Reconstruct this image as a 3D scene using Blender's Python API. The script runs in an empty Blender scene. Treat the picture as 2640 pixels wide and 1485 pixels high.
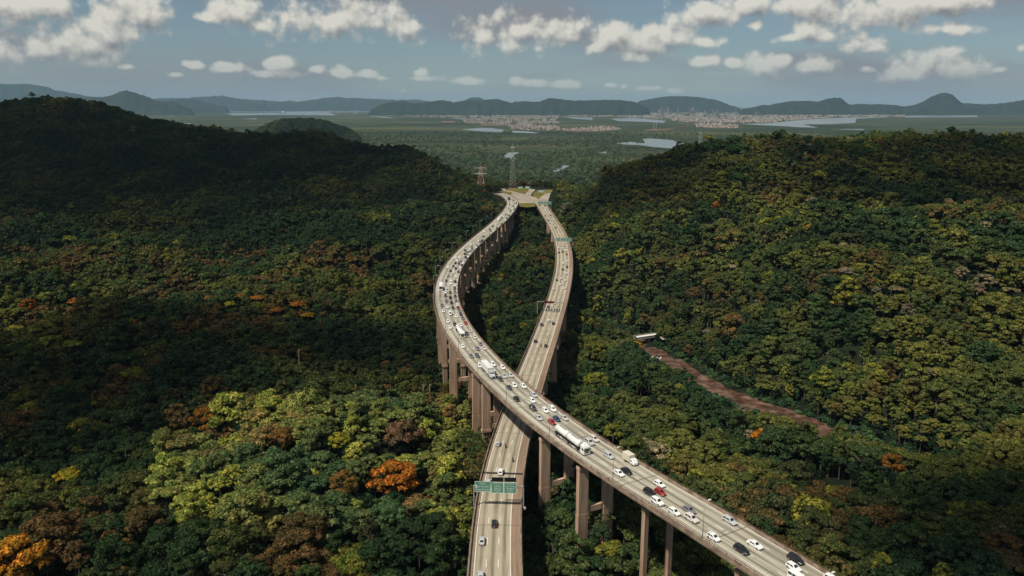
import bpy, math, random
import numpy as np
from mathutils import Vector, Matrix

random.seed(7)
rng = np.random.default_rng(11)
SC = bpy.context.scene
COL = SC.collection
R = math.radians

# ------------------------------------------------------------------ camera
CAM_Z = 175.0
F_PX = 2033.0                      # focal length in pixels of a 2640 px wide frame
PITCH = math.atan(471.5 / F_PX)
cam = bpy.data.cameras.new('camera')
cam.sensor_width = 36.0
cam.lens = F_PX / 2640.0 * 36.0
cam.clip_start = 1.0
cam.clip_end = 200000.0
cam_o = bpy.data.objects.new('camera', cam)
cam_o.location = (0, 0, CAM_Z)
cam_o.rotation_euler = (math.pi / 2 - PITCH, 0, 0)
COL.objects.link(cam_o)
SC.camera = cam_o

SUN_DIR = Vector((-0.42, -0.34, 0.84)).normalized()       # towards the sun: left, a little behind, high
SUN_EL = math.asin(SUN_DIR.z)
SUN_ROT = math.atan2(SUN_DIR.x, SUN_DIR.y) % (2 * math.pi)

def pix_dir(x, y):
    dx = (x - 1320.0) / F_PX
    dy = (742.5 - y) / F_PX
    return np.array([dx, math.cos(PITCH) + dy * math.sin(PITCH), -math.sin(PITCH) + dy * math.cos(PITCH)])

def at_z(x, y, z):
    d = pix_dir(x, y)
    t = (CAM_Z - z) / -d[2]
    return np.array([d[0] * t, d[1] * t, z])

def at_y(x, y, Y):
    d = pix_dir(x, y)
    t = Y / d[1]
    return np.array([d[0] * t, Y, CAM_Z + d[2] * t])

def project(P):
    P = np.atleast_2d(np.asarray(P, float))
    v = P - np.array([0, 0, CAM_Z])
    zc = v[:, 1] * math.cos(PITCH) - v[:, 2] * math.sin(PITCH)
    yc = v[:, 1] * math.sin(PITCH) + v[:, 2] * math.cos(PITCH)
    zc = np.where(zc < 1, 1, zc)
    return 1320 + F_PX * v[:, 0] / zc, 742.5 - F_PX * yc / zc, zc

# ------------------------------------------------------------------ sky
W = bpy.data.worlds.new('World')
SC.world = W
W.use_nodes = True
wt = W.node_tree
wt.nodes.clear()

def nd(tree, typ, **kw):
    n = tree.nodes.new(typ)
    for k, v in kw.items():
        setattr(n, k, v)
    return n

def math_n(tree, op, a, b=None, c=None, clamp=False):
    n = nd(tree, 'ShaderNodeMath', operation=op)
    n.use_clamp = clamp
    for i, v in enumerate((a, b, c)):
        if v is None:
            continue
        if isinstance(v, (int, float)):
            n.inputs[i].default_value = v
        else:
            tree.links.new(v, n.inputs[i])
    return n.outputs[0]

# clouds: (x, y, half width, half height) in the photograph's pixels, turned into directions of the sky
CLOUDS = [(108,14,150,30),(20,8,80,24),(359,31,80,44),(240,60,120,40),(282,92,75,58),(205,118,95,42),(128,138,115,36),(41,149,70,36),(246,159,62,22),(328,172,34,9),
 (615,36,75,40),(666,67,80,30),(769,51,112,42),(871,56,112,40),(974,51,84,46),(1045,77,36,30),(538,46,55,16),
 (1240,92,52,40),(1351,77,84,46),(1397,87,76,40),(1448,87,56,30),(1335,118,42,22),
 (1566,102,60,34),(1597,82,32,22),(1525,123,27,16),(1720,102,76,30),(1679,123,70,24),(1807,108,46,15),(1648,146,40,15),
 (1832,31,112,28),(1935,12,112,32),(2089,8,150,46),(2242,30,160,46),(2422,2,130,30),(2330,12,120,34),(1945,67,25,18),
 (2089,77,52,32),(2037,97,46,13),(2119,97,42,16),(2217,113,52,22),(2222,97,26,22),(2253,123,26,12),(2447,74,82,17),
 (1807,159,52,17),(1894,164,32,15),(1960,166,76,25),(2012,159,42,20),(2089,169,62,25),(2235,177,22,10),
 (2422,169,112,32),(2447,133,46,17),(2473,179,72,32),(2345,190,62,20),(2632,123,22,15),(2580,179,22,9),
 (1335,207,16,11),(1376,213,40,11),(1458,218,44,11),(1576,220,14,5),(1610,223,8,6),(1674,228,27,6),(1740,233,20,6),
 (492,167,34,10),(451,192,22,7),(594,174,46,11),(722,164,46,17),(717,190,62,9),(810,177,20,9),(881,190,30,13),(948,192,30,10),
 (989,202,22,9),(1086,187,23,13),(1096,202,44,8),(1204,210,36,9),(1040,233,9,5)]

def angles(x, y):
    d = pix_dir(x, y)
    d = d / np.linalg.norm(d)
    return math.atan2(d[0], d[1]), math.asin(d[2])

grp = bpy.data.node_groups.new('cloud_field', 'ShaderNodeTree')
grp.interface.new_socket('P', in_out='INPUT', socket_type='NodeSocketVector')
grp.interface.new_socket('F', in_out='OUTPUT', socket_type='NodeSocketFloat')
gi = grp.nodes.new('NodeGroupInput'); go = grp.nodes.new('NodeGroupOutput')
# wavy edges: the place is shifted by a noise before the distance to each cloud is taken
nz = nd(grp, 'ShaderNodeTexNoise', noise_dimensions='2D')
nz.inputs['Scale'].default_value = 17; nz.inputs['Detail'].default_value = 4; nz.inputs['Roughness'].default_value = 0.5
nz2 = nd(grp, 'ShaderNodeTexVoronoi', voronoi_dimensions='2D', feature='SMOOTH_F1')
nz2.inputs['Scale'].default_value = 46; nz2.inputs['Detail'].default_value = 2.5; nz2.inputs['Roughness'].default_value = 0.55; nz2.inputs['Smoothness'].default_value = 0.5
grp.links.new(gi.outputs['P'], nz2.inputs['Vector'])
grp.links.new(gi.outputs['P'], nz.inputs['Vector'])
acc = None
for (x, y, a, b) in CLOUDS:
    az, el = angles(x, y)
    azr = abs(angles(x + a, y)[0] - az); elr = abs(angles(x, y + b)[1] - el)
    m = nd(grp, 'ShaderNodeVectorMath', operation='MULTIPLY_ADD')
    grp.links.new(gi.outputs['P'], m.inputs[0])
    azr *= 1.14; elr *= 1.22
    m.inputs[1].default_value = (1 / azr, 1 / elr, 0)
    m.inputs[2].default_value = (-az / azr, -el / elr, 0)
    l = nd(grp, 'ShaderNodeVectorMath', operation='LENGTH')
    grp.links.new(m.outputs[0], l.inputs[0])
    if acc is None:
        acc = l.outputs['Value']
    else:
        n = nd(grp, 'ShaderNodeMath', operation='SMOOTH_MIN')
        grp.links.new(acc, n.inputs[0]); grp.links.new(l.outputs['Value'], n.inputs[1]); n.inputs[2].default_value = 0.25
        acc = n.outputs[0]
inv = math_n(grp, 'SUBTRACT', 1.0, acc)
inv = math_n(grp, 'MAXIMUM', inv, -2.0)
res = math_n(grp, 'MULTIPLY_ADD', nz.outputs['Fac'], 1.7, inv)
res = math_n(grp, 'MULTIPLY_ADD', nz2.outputs['Distance'], -0.7, res)
grp.links.new(res, go.inputs['F'])

tc = nd(wt, 'ShaderNodeTexCoord')
sx = nd(wt, 'ShaderNodeSeparateXYZ')
nrm = nd(wt, 'ShaderNodeVectorMath', operation='NORMALIZE')
wt.links.new(tc.outputs['Generated'], nrm.inputs[0])
wt.links.new(nrm.outputs[0], sx.inputs[0])
az_s = math_n(wt, 'ARCTAN2', sx.outputs[0], sx.outputs[1])
el_s = math_n(wt, 'ARCSINE', sx.outputs[2])
cmb = nd(wt, 'ShaderNodeCombineXYZ')
wt.links.new(az_s, cmb.inputs[0]); wt.links.new(el_s, cmb.inputs[1])
g1 = nd(wt, 'ShaderNodeGroup'); g1.node_tree = grp
wt.links.new(cmb.outputs[0], g1.inputs[0])
off = nd(wt, 'ShaderNodeVectorMath', operation='ADD')
wt.links.new(cmb.outputs[0], off.inputs[0]); off.inputs[1].default_value = (-0.005, 0.011, 0)
g2 = nd(wt, 'ShaderNodeGroup'); g2.node_tree = grp
wt.links.new(off.outputs[0], g2.inputs[0])
def smooth(v, lo, hi):
    n = nd(wt, 'ShaderNodeMapRange', interpolation_type='SMOOTHSTEP')
    wt.links.new(v, n.inputs['Value'])
    n.inputs['From Min'].default_value = lo; n.inputs['From Max'].default_value = hi
    return n.outputs['Result']
dens = smooth(g1.outputs[0], 0.12, 0.90)
grad = math_n(wt, 'SUBTRACT', g1.outputs[0], g2.outputs[0])
lit = math_n(wt, 'MULTIPLY_ADD', grad, 0.75, 0.62, clamp=True)
# haze in front of clouds close to the horizon
fade = smooth(el_s, 0.0, 0.085)
dens = math_n(wt, 'MULTIPLY', dens, math_n(wt, 'MULTIPLY_ADD', fade, 0.55, 0.40))

sky = nd(wt, 'ShaderNodeTexSky', sky_type='NISHITA')
sky.sun_disc = False
sky.sun_elevation = SUN_EL
sky.sun_rotation = SUN_ROT
sky.altitude = 175
sky.air_density = 1.0
sky.dust_density = 0.35
sky.ozone_density = 1.2
SKY_STRENGTH = 0.050
hs = nd(wt, 'ShaderNodeHueSaturation')
hs.inputs['Saturation'].default_value = 0.74
hs.inputs['Value'].default_value = 1.0
wt.links.new(sky.outputs[0], hs.inputs['Color'])
tn = nd(wt, 'ShaderNodeMix', data_type='RGBA', blend_type='MULTIPLY'); tn.inputs['Factor'].default_value = 1.0
wt.links.new(hs.outputs[0], tn.inputs['A']); tn.inputs['B'].default_value = (0.82, 0.97, 1.05, 1)
# thin high veil that greys parts of the blue
vn = nd(wt, 'ShaderNodeTexNoise', noise_dimensions='3D'); vn.inputs['Scale'].default_value = 3.2; vn.inputs['Detail'].default_value = 3
vmp = nd(wt, 'ShaderNodeMapping'); vmp.inputs['Scale'].default_value = (1, 1, 5); wt.links.new(nrm.outputs[0], vmp.inputs['Vector']); wt.links.new(vmp.outputs[0], vn.inputs['Vector'])
vx = nd(wt, 'ShaderNodeMix', data_type='RGBA'); wt.links.new(smooth(vn.outputs['Fac'], 0.42, 0.72), vx.inputs['Factor'])
wt.links.new(tn.outputs['Result'], vx.inputs['A']); vx.inputs['B'].default_value = (4.4, 4.6, 5.0, 1)
SKYC = vx.outputs['Result']
cr = nd(wt, 'ShaderNodeMix', data_type='RGBA')
cr.inputs['A'].default_value = (4.1, 4.1, 4.3, 1)       # shaded side of a cloud
cr.inputs['B'].default_value = (13.6, 13.1, 11.4, 1)     # sunlit side
wt.links.new(lit, cr.inputs['Factor'])
mx = nd(wt, 'ShaderNodeMix', data_type='RGBA')
wt.links.new(dens, mx.inputs['Factor']); wt.links.new(SKYC, mx.inputs['A']); wt.links.new(cr.outputs['Result'], mx.inputs['B'])
bg = nd(wt, 'ShaderNodeBackground'); bg.inputs['Strength'].default_value = SKY_STRENGTH
wt.links.new(mx.outputs['Result'], bg.inputs['Color'])
# away from those clouds the sky goes on with the same scattered cumulus
nf = nd(wt, 'ShaderNodeTexNoise', noise_dimensions='3D'); nf.inputs['Scale'].default_value = 4.5; nf.inputs['Detail'].default_value = 4; nf.inputs['Roughness'].default_value = 0.55
wt.links.new(nrm.outputs[0], nf.inputs['Vector'])
d2 = smooth(nf.outputs['Fac'], 0.52, 0.66)
mx2 = nd(wt, 'ShaderNodeMix', data_type='RGBA')
wt.links.new(d2, mx2.inputs['Factor']); wt.links.new(SKYC, mx2.inputs['A']); mx2.inputs['B'].default_value = (7.5, 7.3, 6.7, 1)
bg2 = nd(wt, 'ShaderNodeBackground'); bg2.inputs['Strength'].default_value = SKY_STRENGTH
wt.links.new(mx2.outputs['Result'], bg2.inputs['Color'])
wa = math_n(wt, 'LESS_THAN', math_n(wt, 'ABSOLUTE', az_s), 0.72)
wb_ = math_n(wt, 'LESS_THAN', el_s, 0.19)
ms = nd(wt, 'ShaderNodeMixShader')
wt.links.new(math_n(wt, 'MULTIPLY', wa, wb_), ms.inputs[0]); wt.links.new(bg2.outputs[0], ms.inputs[1]); wt.links.new(bg.outputs[0], ms.inputs[2])
wo = nd(wt, 'ShaderNodeOutputWorld')
wt.links.new(ms.outputs[0], wo.inputs['Surface'])
W.cycles.sampling_method = 'MANUAL'
W.cycles.sample_map_resolution = 256

# ------------------------------------------------------------------ sun, exposure, render settings
sun = bpy.data.lights.new('sun', 'SUN')
sun.energy = 4.5
sun.angle = R(2.5)
sun.color = (1.0, 0.94, 0.83)
sun_o = bpy.data.objects.new('sun', sun)
sun_o.rotation_euler = (-SUN_DIR).to_track_quat('-Z', 'Y').to_euler()
sun_o.location = (0, 0, 900)
COL.objects.link(sun_o)
SC.view_settings.view_transform = 'Standard'
SC.view_settings.look = 'None'
SC.view_settings.exposure = 0.12
SC.view_settings.gamma = 1.0
SC.view_settings.use_curve_mapping = False
cy = SC.cycles
cy.max_bounces = 5; cy.diffuse_bounces = 1; cy.glossy_bounces = 2; cy.transmission_bounces = 2
cy.volume_bounces = 0; cy.transparent_max_bounces = 16
cy.use_denoising = True
cy.sample_clamp_indirect = 4.0
cy.caustics_reflective = False; cy.caustics_refractive = False

# ------------------------------------------------------------------ helpers
def link(o, parent=None):
    COL.objects.link(o)
    if parent is not None:
        o.parent = parent
    return o

def tag(o, label=None, cat=None, group=None, kind=None):
    if label: o['label'] = label
    if cat: o['category'] = cat
    if group: o['group'] = group
    if kind: o['kind'] = kind
    return o

def empty(name, loc=(0, 0, 0), rz=0.0):
    o = bpy.data.objects.new(name, None)
    o.empty_display_size = 0.5
    o.location = loc; o.rotation_euler = (0, 0, rz)
    COL.objects.link(o)
    return o

def mesh_np(name, V, Fc, mats=(), smooth=False, midx=None):
    """V: n x 3, Fc: list of faces or m x k array"""
    me = bpy.data.meshes.new(name)
    V = np.asarray(V, np.float32)
    if isinstance(Fc, np.ndarray):
        m, k = Fc.shape
        me.vertices.add(len(V)); me.vertices.foreach_set('co', V.ravel())
        me.loops.add(m * k); me.loops.foreach_set('vertex_index', Fc.astype(np.int32).ravel())
        me.polygons.add(m)
        me.polygons.foreach_set('loop_start', np.arange(0, m * k, k, dtype=np.int32))
        me.update(calc_edges=True)
    else:
        me.from_pydata(V.tolist(), [], Fc)
        me.update()
    for m_ in mats:
        me.materials.append(m_)
    if midx is not None:
        me.polygons.foreach_set('material_index', np.asarray(midx, np.int32))
    if smooth:
        me.polygons.foreach_set('use_smooth', np.ones(len(me.polygons), bool))
    return me

def obj(name, me, parent=None, loc=None, rot=None, scale=None):
    o = bpy.data.objects.new(name, me)
    if loc is not None: o.location = loc
    if rot is not None: o.rotation_euler = rot
    if scale is not None: o.scale = scale
    return link(o, parent)

class MB:
    """collects simple solids into one mesh"""
    def __init__(s): s.v = []; s.f = []; s.m = []
    def add(s, V, Fc, mi=0):
        b = len(s.v)
        s.v.extend([tuple(map(float, p)) for p in V])
        for f in Fc:
            s.f.append([i + b for i in f]); s.m.append(mi)
        return s
    def box(s, c, d, mi=0, rz=0.0, top=1.0, shift=(0, 0)):
        cx, cy_, cz = c; a, b, h = d[0] / 2, d[1] / 2, d[2] / 2
        P = []
        for z, k, q in ((-h, 1.0, 0), (h, top, 1)):
            for (x, y) in ((-a, -b), (a, -b), (a, b), (-a, b)):
                x, y = x * k + q * shift[0], y * k + q * shift[1]
                P.append((cx + x * math.cos(rz) - y * math.sin(rz), cy_ + x * math.sin(rz) + y * math.cos(rz), cz + z))
        return s.add(P, [(3, 2, 1, 0), (4, 5, 6, 7), (0, 1, 5, 4), (1, 2, 6, 5), (2, 3, 7, 6), (3, 0, 4, 7)], mi)
    def tube(s, a, b, r0, r1=None, n=6, mi=0, cap=True):
        r1 = r0 if r1 is None else r1
        a = Vector(a); b = Vector(b); d = (b - a)
        q = d.to_track_quat('Z', 'Y')
        V = []
        for P, r in ((a, r0), (b, r1)):
            for i in range(n):
                t = 2 * math.pi * i / n
                V.append(P + q @ Vector((r * math.cos(t), r * math.sin(t), 0)))
        Fc = [(i, (i + 1) % n, n + (i + 1) % n, n + i) for i in range(n)]
        if cap:
            Fc += [tuple(range(n - 1, -1, -1)), tuple(range(n, 2 * n))]
        return s.add(V, Fc, mi)
    def loft(s, secs, mi=0, caps=True):
        """sections: list of equal-length loops"""
        n = len(secs[0]); V = [p for L in secs for p in L]; Fc = []
        for k in range(len(secs) - 1):
            for i in range(n):
                j = (i + 1) % n
                Fc.append((k * n + i, k * n + j, (k + 1) * n + j, (k + 1) * n + i))
        if caps:
            Fc += [tuple(range(n - 1, -1, -1)), tuple((len(secs) - 1) * n + i for i in range(n))]
        return s.add(V, Fc, mi)
    def mesh(s, name, mats=(), smooth=False):
        return mesh_np(name, s.v, s.f, mats, smooth, s.m)

# ------------------------------------------------------------------ materials
def principled(name, col=(0.5, 0.5, 0.5), rough=0.8, spec=0.3, metal=0.0):
    m = bpy.data.materials.new(name); m.use_nodes = True
    b = m.node_tree.nodes['Principled BSDF']
    b.inputs['Base Color'].default_value = (*col, 1)
    b.inputs['Roughness'].default_value = rough
    b.inputs['Specular IOR Level'].default_value = spec
    b.inputs['Metallic'].default_value = metal
    return m, m.node_tree, b

def ramp(t, fac, stops):
    r = nd(t, 'ShaderNodeValToRGB')
    e = r.color_ramp.elements
    while len(e) < len(stops): e.new(0.5)
    for el_, (p, c) in zip(e, stops):
        el_.position = p; el_.color = (*c, 1)
    t.links.new(fac, r.inputs['Fac'])
    return r.outputs['Color']

def noisy(name, stops, scale=1.0, detail=4, rough=0.85, spec=0.25, coords='Object', stretch=(1, 1, 1), bump=0.0, bscale=None, rgh=0.55):
    m, t, b = principled(name, stops[0][1], rough, spec)
    tcn = nd(t, 'ShaderNodeTexCoord'); mp = nd(t, 'ShaderNodeMapping')
    mp.inputs['Scale'].default_value = stretch
    t.links.new(tcn.outputs[coords], mp.inputs['Vector'])
    n = nd(t, 'ShaderNodeTexNoise'); n.inputs['Scale'].default_value = scale; n.inputs['Detail'].default_value = detail
    n.inputs['Roughness'].default_value = rgh
    t.links.new(mp.outputs[0], n.inputs['Vector'])
    t.links.new(ramp(t, n.outputs['Fac'], stops), b.inputs['Base Color'])
    if bump:
        bn = nd(t, 'ShaderNodeBump'); bn.inputs['Strength'].default_value = bump
        n2 = nd(t, 'ShaderNodeTexNoise'); n2.inputs['Scale'].default_value = bscale or scale * 6; n2.inputs['Detail'].default_value = 4
        t.links.new(mp.outputs[0], n2.inputs['Vector'])
        t.links.new(n2.outputs['Fac'], bn.inputs['Height']); t.links.new(bn.outputs[0], b.inputs['Normal'])
    return m

def road_mat(name, base, dark, track, slab=6.0, centres=()):
    """concrete slabs; UV = (metres across, metres along)"""
    m, t, b = principled(name, base, 0.85, 0.2)
    uv = nd(t, 'ShaderNodeUVMap'); uv.uv_map = 'road'
    def noise(sc, stretch, det=4):
        mp = nd(t, 'ShaderNodeMapping'); mp.inputs['Scale'].default_value = (*stretch, 1)
        t.links.new(uv.outputs[0], mp.inputs['Vector'])
        n = nd(t, 'ShaderNodeTexNoise', noise_dimensions='2D'); n.inputs['Scale'].default_value = sc; n.inputs['Detail'].default_value = det
        t.links.new(mp.outputs[0], n.inputs['Vector']); return n.outputs['Fac']
    def mix(a, f, c, mode='MIX'):
        x = nd(t, 'ShaderNodeMix', data_type='RGBA', blend_type=mode)
        if isinstance(f, float): x.inputs['Factor'].default_value = f
        else: t.links.new(f, x.inputs['Factor'])
        t.links.new(a, x.inputs['A'])
        if isinstance(c, tuple): x.inputs['B'].default_value = (*c, 1)
        else: t.links.new(c, x.inputs['B'])
        return x.outputs['Result']
    def mr(v, a0, a1, b0, b1):
        n = nd(t, 'ShaderNodeMapRange'); t.links.new(v, n.inputs['Value'])
        for k, q in zip(('From Min', 'From Max', 'To Min', 'To Max'), (a0, a1, b0, b1)): n.inputs[k].default_value = q
        return n.outputs['Result']
    c = ramp(t, noise(0.12, (1, 0.6)), [(0.3, tuple(x * 0.90 for x in base)), (0.7, base)])
    # patches of different pours along the road
    c = mix(c, mr(noise(0.035, (0.25, 1.0), 2), 0.5, 0.62, 0, 0.35), tuple(x * 0.88 for x in base))
    # rubber and oil along the wheel tracks
    c = mix(c, mr(noise(1.0, (0.62, 0.018), 3), 0.46, 0.70, 0.0, 0.85), track)
    c = mix(c, mr(noise(1.0, (1.7, 0.09), 4), 0.56, 0.78, 0.0, 0.5), dark)
    sp_ = nd(t, 'ShaderNodeSeparateXYZ'); t.links.new(uv.outputs[0], sp_.inputs[0])
    # the dark line of oil drips down the middle of each lane
    if centres:
        line = None
        for c0 in centres:
            d_ = math_n(t, 'ABSOLUTE', math_n(t, 'SUBTRACT', sp_.outputs[0], c0))
            line = d_ if line is None else math_n(t, 'MINIMUM', line, d_)
        line = mr(line, 0.12, 0.75, 1.0, 0.0)
        line = math_n(t, 'MULTIPLY', line, mr(noise(1.0, (0.3, 0.045), 3), 0.28, 0.60, 0.25, 0.80))
        c = mix(c, line, tuple(x * .5 for x in track))
    # cross stains and slab joints
    fr = math_n(t, 'PINGPONG', sp_.outputs[1], slab / 2)
    j = math_n(t, 'LESS_THAN', fr, 0.035)
    c = mix(c, math_n(t, 'MULTIPLY', j, 0.45), dark)
    c = mix(c, mr(noise(3.0, (1, 1), 5), 0.62, 0.8, 0, 0.35), dark)
    t.links.new(c, b.inputs['Base Color'])
    return m

M = {}
M['deck_a'] = road_mat('deck_concrete', (0.42, 0.385, 0.30), (0.12, 0.10, 0.08), (0.24, 0.215, 0.165), centres=(-3.4, -.25, 2.75, 5.7))
M['deck_b'] = road_mat('deck_concrete_worn', (0.40, 0.35, 0.255), (0.13, 0.10, 0.075), (0.27, 0.225, 0.155), centres=(-4.2, -.9, 2.4))
M['shoulder'] = road_mat('shoulder_dust', (0.27, 0.19, 0.13), (0.10, 0.07, 0.05), (0.17, 0.115, 0.075))
M['parapet'] = noisy('parapet_concrete', [(0.3, (0.10, 0.07, 0.052)), (0.5, (0.22, 0.165, 0.12)), (0.7, (0.33, 0.26, 0.19))], 0.35, 5, bump=0.2)
M['girder'] = noisy('girder_concrete', [(0.3, (0.10, 0.07, 0.05)), (0.6, (0.25, 0.175, 0.125)), (0.8, (0.32, 0.23, 0.17))], 0.25, 5, stretch=(1, 1, 0.4))
M['pier'] = noisy('pier_concrete', [(0.28, (0.22, 0.12, 0.07)), (0.5, (0.48, 0.32, 0.215)), (0.72, (0.60, 0.44, 0.32))], 0.30, 6, stretch=(1.5, 1.5, 0.12), bump=0.15, bscale=2.0)
M['paint_white'] = noisy('road_paint', [(0.3, (0.55, 0.52, 0.45)), (0.7, (0.78, 0.76, 0.68))], 2.0, 4, rough=0.6)
M['joint'] = principled('joint_rubber', (0.035, 0.028, 0.025), 0.7)[0]
M['steel'] = noisy('galvanised_steel', [(0.3, (0.20, 0.19, 0.18)), (0.7, (0.34, 0.33, 0.31))], 1.0, 3, rough=0.5, spec=0.5)
M['rust'] = noisy('rusty_rail', [(0.35, (0.05, 0.028, 0.02)), (0.65, (0.20, 0.105, 0.065))], 0.5, 4)
M['sign_green'] = noisy('sign_green', [(0.3, (0.07, 0.235, 0.16)), (0.7, (0.11, 0.29, 0.20))], 0.6, 3, rough=0.45, spec=0.5)
M['sign_white'] = principled('sign_white', (0.78, 0.80, 0.74), 0.5)[0]
M['dark_panel'] = principled('dark_panel', (0.012, 0.012, 0.014), 0.5)[0]
M['lamp_glass'] = principled('lamp_glass', (0.7, 0.7, 0.66), 0.3, 0.5)[0]
M['glass'] = principled('car_glass', (0.018, 0.020, 0.022), 0.08, 0.6)[0]
M['tyre'] = principled('tyre', (0.014, 0.013, 0.013), 0.8)[0]
M['rim'] = principled('wheel_rim', (0.45, 0.45, 0.45), 0.35, 0.5, 0.6)[0]
M['light_clear'] = principled('headlight', (0.75, 0.75, 0.72), 0.15, 0.6)[0]
M['light_red'] = principled('taillight', (0.35, 0.012, 0.01), 0.25, 0.5)[0]
M['chassis'] = principled('chassis_black', (0.02, 0.02, 0.021), 0.6)[0]
M['box_white'] = noisy('white_panel', [(0.3, (0.66, 0.65, 0.60)), (0.7, (0.78, 0.77, 0.73))], 0.8, 4, rough=0.45, spec=0.4)
M['plate'] = principled('number_plate', (0.55, 0.55, 0.53), 0.5)[0]
def paint():
    m, t, b = principled('car_paint', (0.5, 0.5, 0.5), 0.28, 0.5)
    oi = nd(t, 'ShaderNodeObjectInfo')
    t.links.new(oi.outputs['Color'], b.inputs['Base Color'])
    b.inputs['Coat Weight'].default_value = 0.5
    b.inputs['Coat Roughness'].default_value = 0.08
    return m
M['paint'] = paint()

# ------------------------------------------------------------------ road centre lines (x, y, z) in metres
UP = [(108,100,64.6),(84.5,140,64.6),(70,165,64.6),(61.1,180,64.6),(49.3,200,64.6),(37.4,220,64.5),(26.6,240,64.1),(17.1,260,63.6),(8.6,280,62.9),(1.0,300,62.3),(-7.5,325,61.3),(-15.0,350,60.4),(-23.0,380,59.3),(-29.8,410,58.1),(-35.4,440,57.0),(-39.9,470,56.0),(-43.1,500,55.0),(-45.7,540,53.7),(-46.3,580,52.5),(-45.2,620,51.5),(-42.6,660,50.5),(-38.8,700,49.6),(-32.9,750,48.6),(-26.2,800,47.8),(-19.4,850,47.0),(-13.0,900,46.4),(-7.5,950,45.9),(-3.1,1000,45.5),(0.3,1060,45.1),(-1.5,1110,44.9),(-10,1165,44.8),(-24,1205,44.8)]
LO = [(2,90,52),(-2,130,51.8),(-4.2,165,51.4),(-4.4,180,51.0),(-4.6,200,50.6),(-4.5,220,50.3),(-3.9,240,49.9),(-2.6,260,49.6),(-0.8,280,49.3),(1.4,300,48.9),(4.5,325,48.5),(7.8,350,48.1),(11.9,380,47.6),(16.1,410,47.1),(20.2,440,46.7),(24.2,470,46.2),(28.1,500,45.8),(33.0,540,45.3),(37.5,580,44.9),(41.4,620,44.5),(44.5,660,44.4),(46.9,700,44.3),(48.6,750,44.3),(49.1,800,44.3),(48.3,850,44.3),(46.7,900,44.3),(44.5,950,44.3),(42.3,1000,44.4),(40.2,1050,44.6),(36,1090,44.7)]

class Path:
    def __init__(s, pts, step=2.0):
        P = np.array(pts, float); n = len(P)
        Q = []
        for i in range(n - 1):                          # Catmull-Rom
            p0, p1, p2, p3 = P[max(i - 1, 0)], P[i], P[i + 1], P[min(i + 2, n - 1)]
            for t in np.linspace(0, 1, 16, endpoint=False):
                Q.append(0.5 * ((2 * p1) + (p2 - p0) * t + (2 * p0 - 5 * p1 + 4 * p2 - p3) * t * t + (3 * p1 - p0 - 3 * p2 + p3) * t ** 3))
        Q.append(P[-1]); Q = np.array(Q)
        d = np.r_[0, np.cumsum(np.linalg.norm(np.diff(Q[:, :2], axis=0), axis=1))]
        s.L = d[-1]; s.s = np.arange(0, s.L, step); s.step = step
        s.P = np.c_[np.interp(s.s, d, Q[:, 0]), np.interp(s.s, d, Q[:, 1]), np.interp(s.s, d, Q[:, 2])]
        T = np.gradient(s.P[:, :2], axis=0); s.T = T / np.linalg.norm(T, axis=1)[:, None]
        s.N = np.c_[s.T[:, 1], -s.T[:, 0]]               # to the right when looking away from the camera
    def at(s, q, off=0.0, dz=0.0):
        p = np.array([np.interp(q, s.s, s.P[:, k]) for k in range(3)])
        n = np.array([np.interp(q, s.s, s.N[:, k]) for k in range(2)]); n /= np.linalg.norm(n)
        return np.array([p[0] + n[0] * off, p[1] + n[1] * off, p[2] + dz]), math.atan2(n[0], -n[1]) + math.pi / 2 * 0, n
    def heading(s, q):
        t = np.array([np.interp(q, s.s, s.T[:, k]) for k in range(2)])
        return math.atan2(t[1], t[0])
    def nearest(s, x, y):
        d = (s.P[:, 0] - x) ** 2 + (s.P[:, 1] - y) ** 2
        i = int(d.argmin())
        return s.s[i], (x - s.P[i, 0]) * s.N[i, 0] + (y - s.P[i, 1]) * s.N[i, 1], i
    def from_pixel(s, px, py, up=0.7):
        z = 50.0
        for _ in range(12):
            p = at_z(px, py, z + up)
            q, off, i = s.nearest(p[0], p[1]); z = s.P[i, 2]
        return q, off

PU, PL = Path(UP), Path(LO)
HW_U, HW_L = 8.0, 7.5                                # half widths of the decks

# ------------------------------------------------------------------ terrain
CZ = [(-300,1485,38),(0,1485,36),(300,1485,36),(700,1485,34),(1050,1485,28),(1320,1485,30),(1600,1485,30),(2000,1485,29),(2400,1485,26),(2700,1485,32),(3000,1485,38),
 (-300,1250,42),(0,1250,40),(300,1250,40),(600,1250,43),(900,1250,43),(1100,1250,34),(1300,1250,31),(1400,1300,50),(1500,1285,52),(1580,1330,47),(1460,1370,44),(1720,1430,30),(1900,1350,29),(2100,1250,24),(2400,1250,28),(2700,1250,34),(3000,1250,42),
 (-300,1060,40),(0,1060,38),(300,1060,38),(600,1060,44),(1150,1080,38),(1260,1060,26),(1450,1060,27),(1600,1060,24),(1750,1080,22),
 (850,1045,52),(1000,1050,50),(700,1025,46),(850,975,33),(1000,975,30),(500,985,44),(200,960,36),(0,960,38),(-300,960,42),
 (0,900,36),(400,900,34),(800,900,30),(1090,900,22),(1300,900,18),(1500,900,24),(1600,890,18),
 (-300,780,44),(0,780,40),(400,780,38),(800,780,35),(1060,780,26),(1300,780,20),(1500,780,32),
 (-300,650,48),(0,650,44),(400,650,44),(800,645,46),(1000,650,44),(1100,650,36),(1350,650,22),(1500,650,44),
 (1345,560,30),(1620,780,33),(1750,800,38),(2100,800,49),(2500,800,54),(2900,800,60),(2100,950,28),(2300,950,34),(2500,950,41),(2800,950,46),(2500,1150,30),(2800,1150,36),(2250,1100,18),(1950,960,18),(1800,900,18)]
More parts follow.
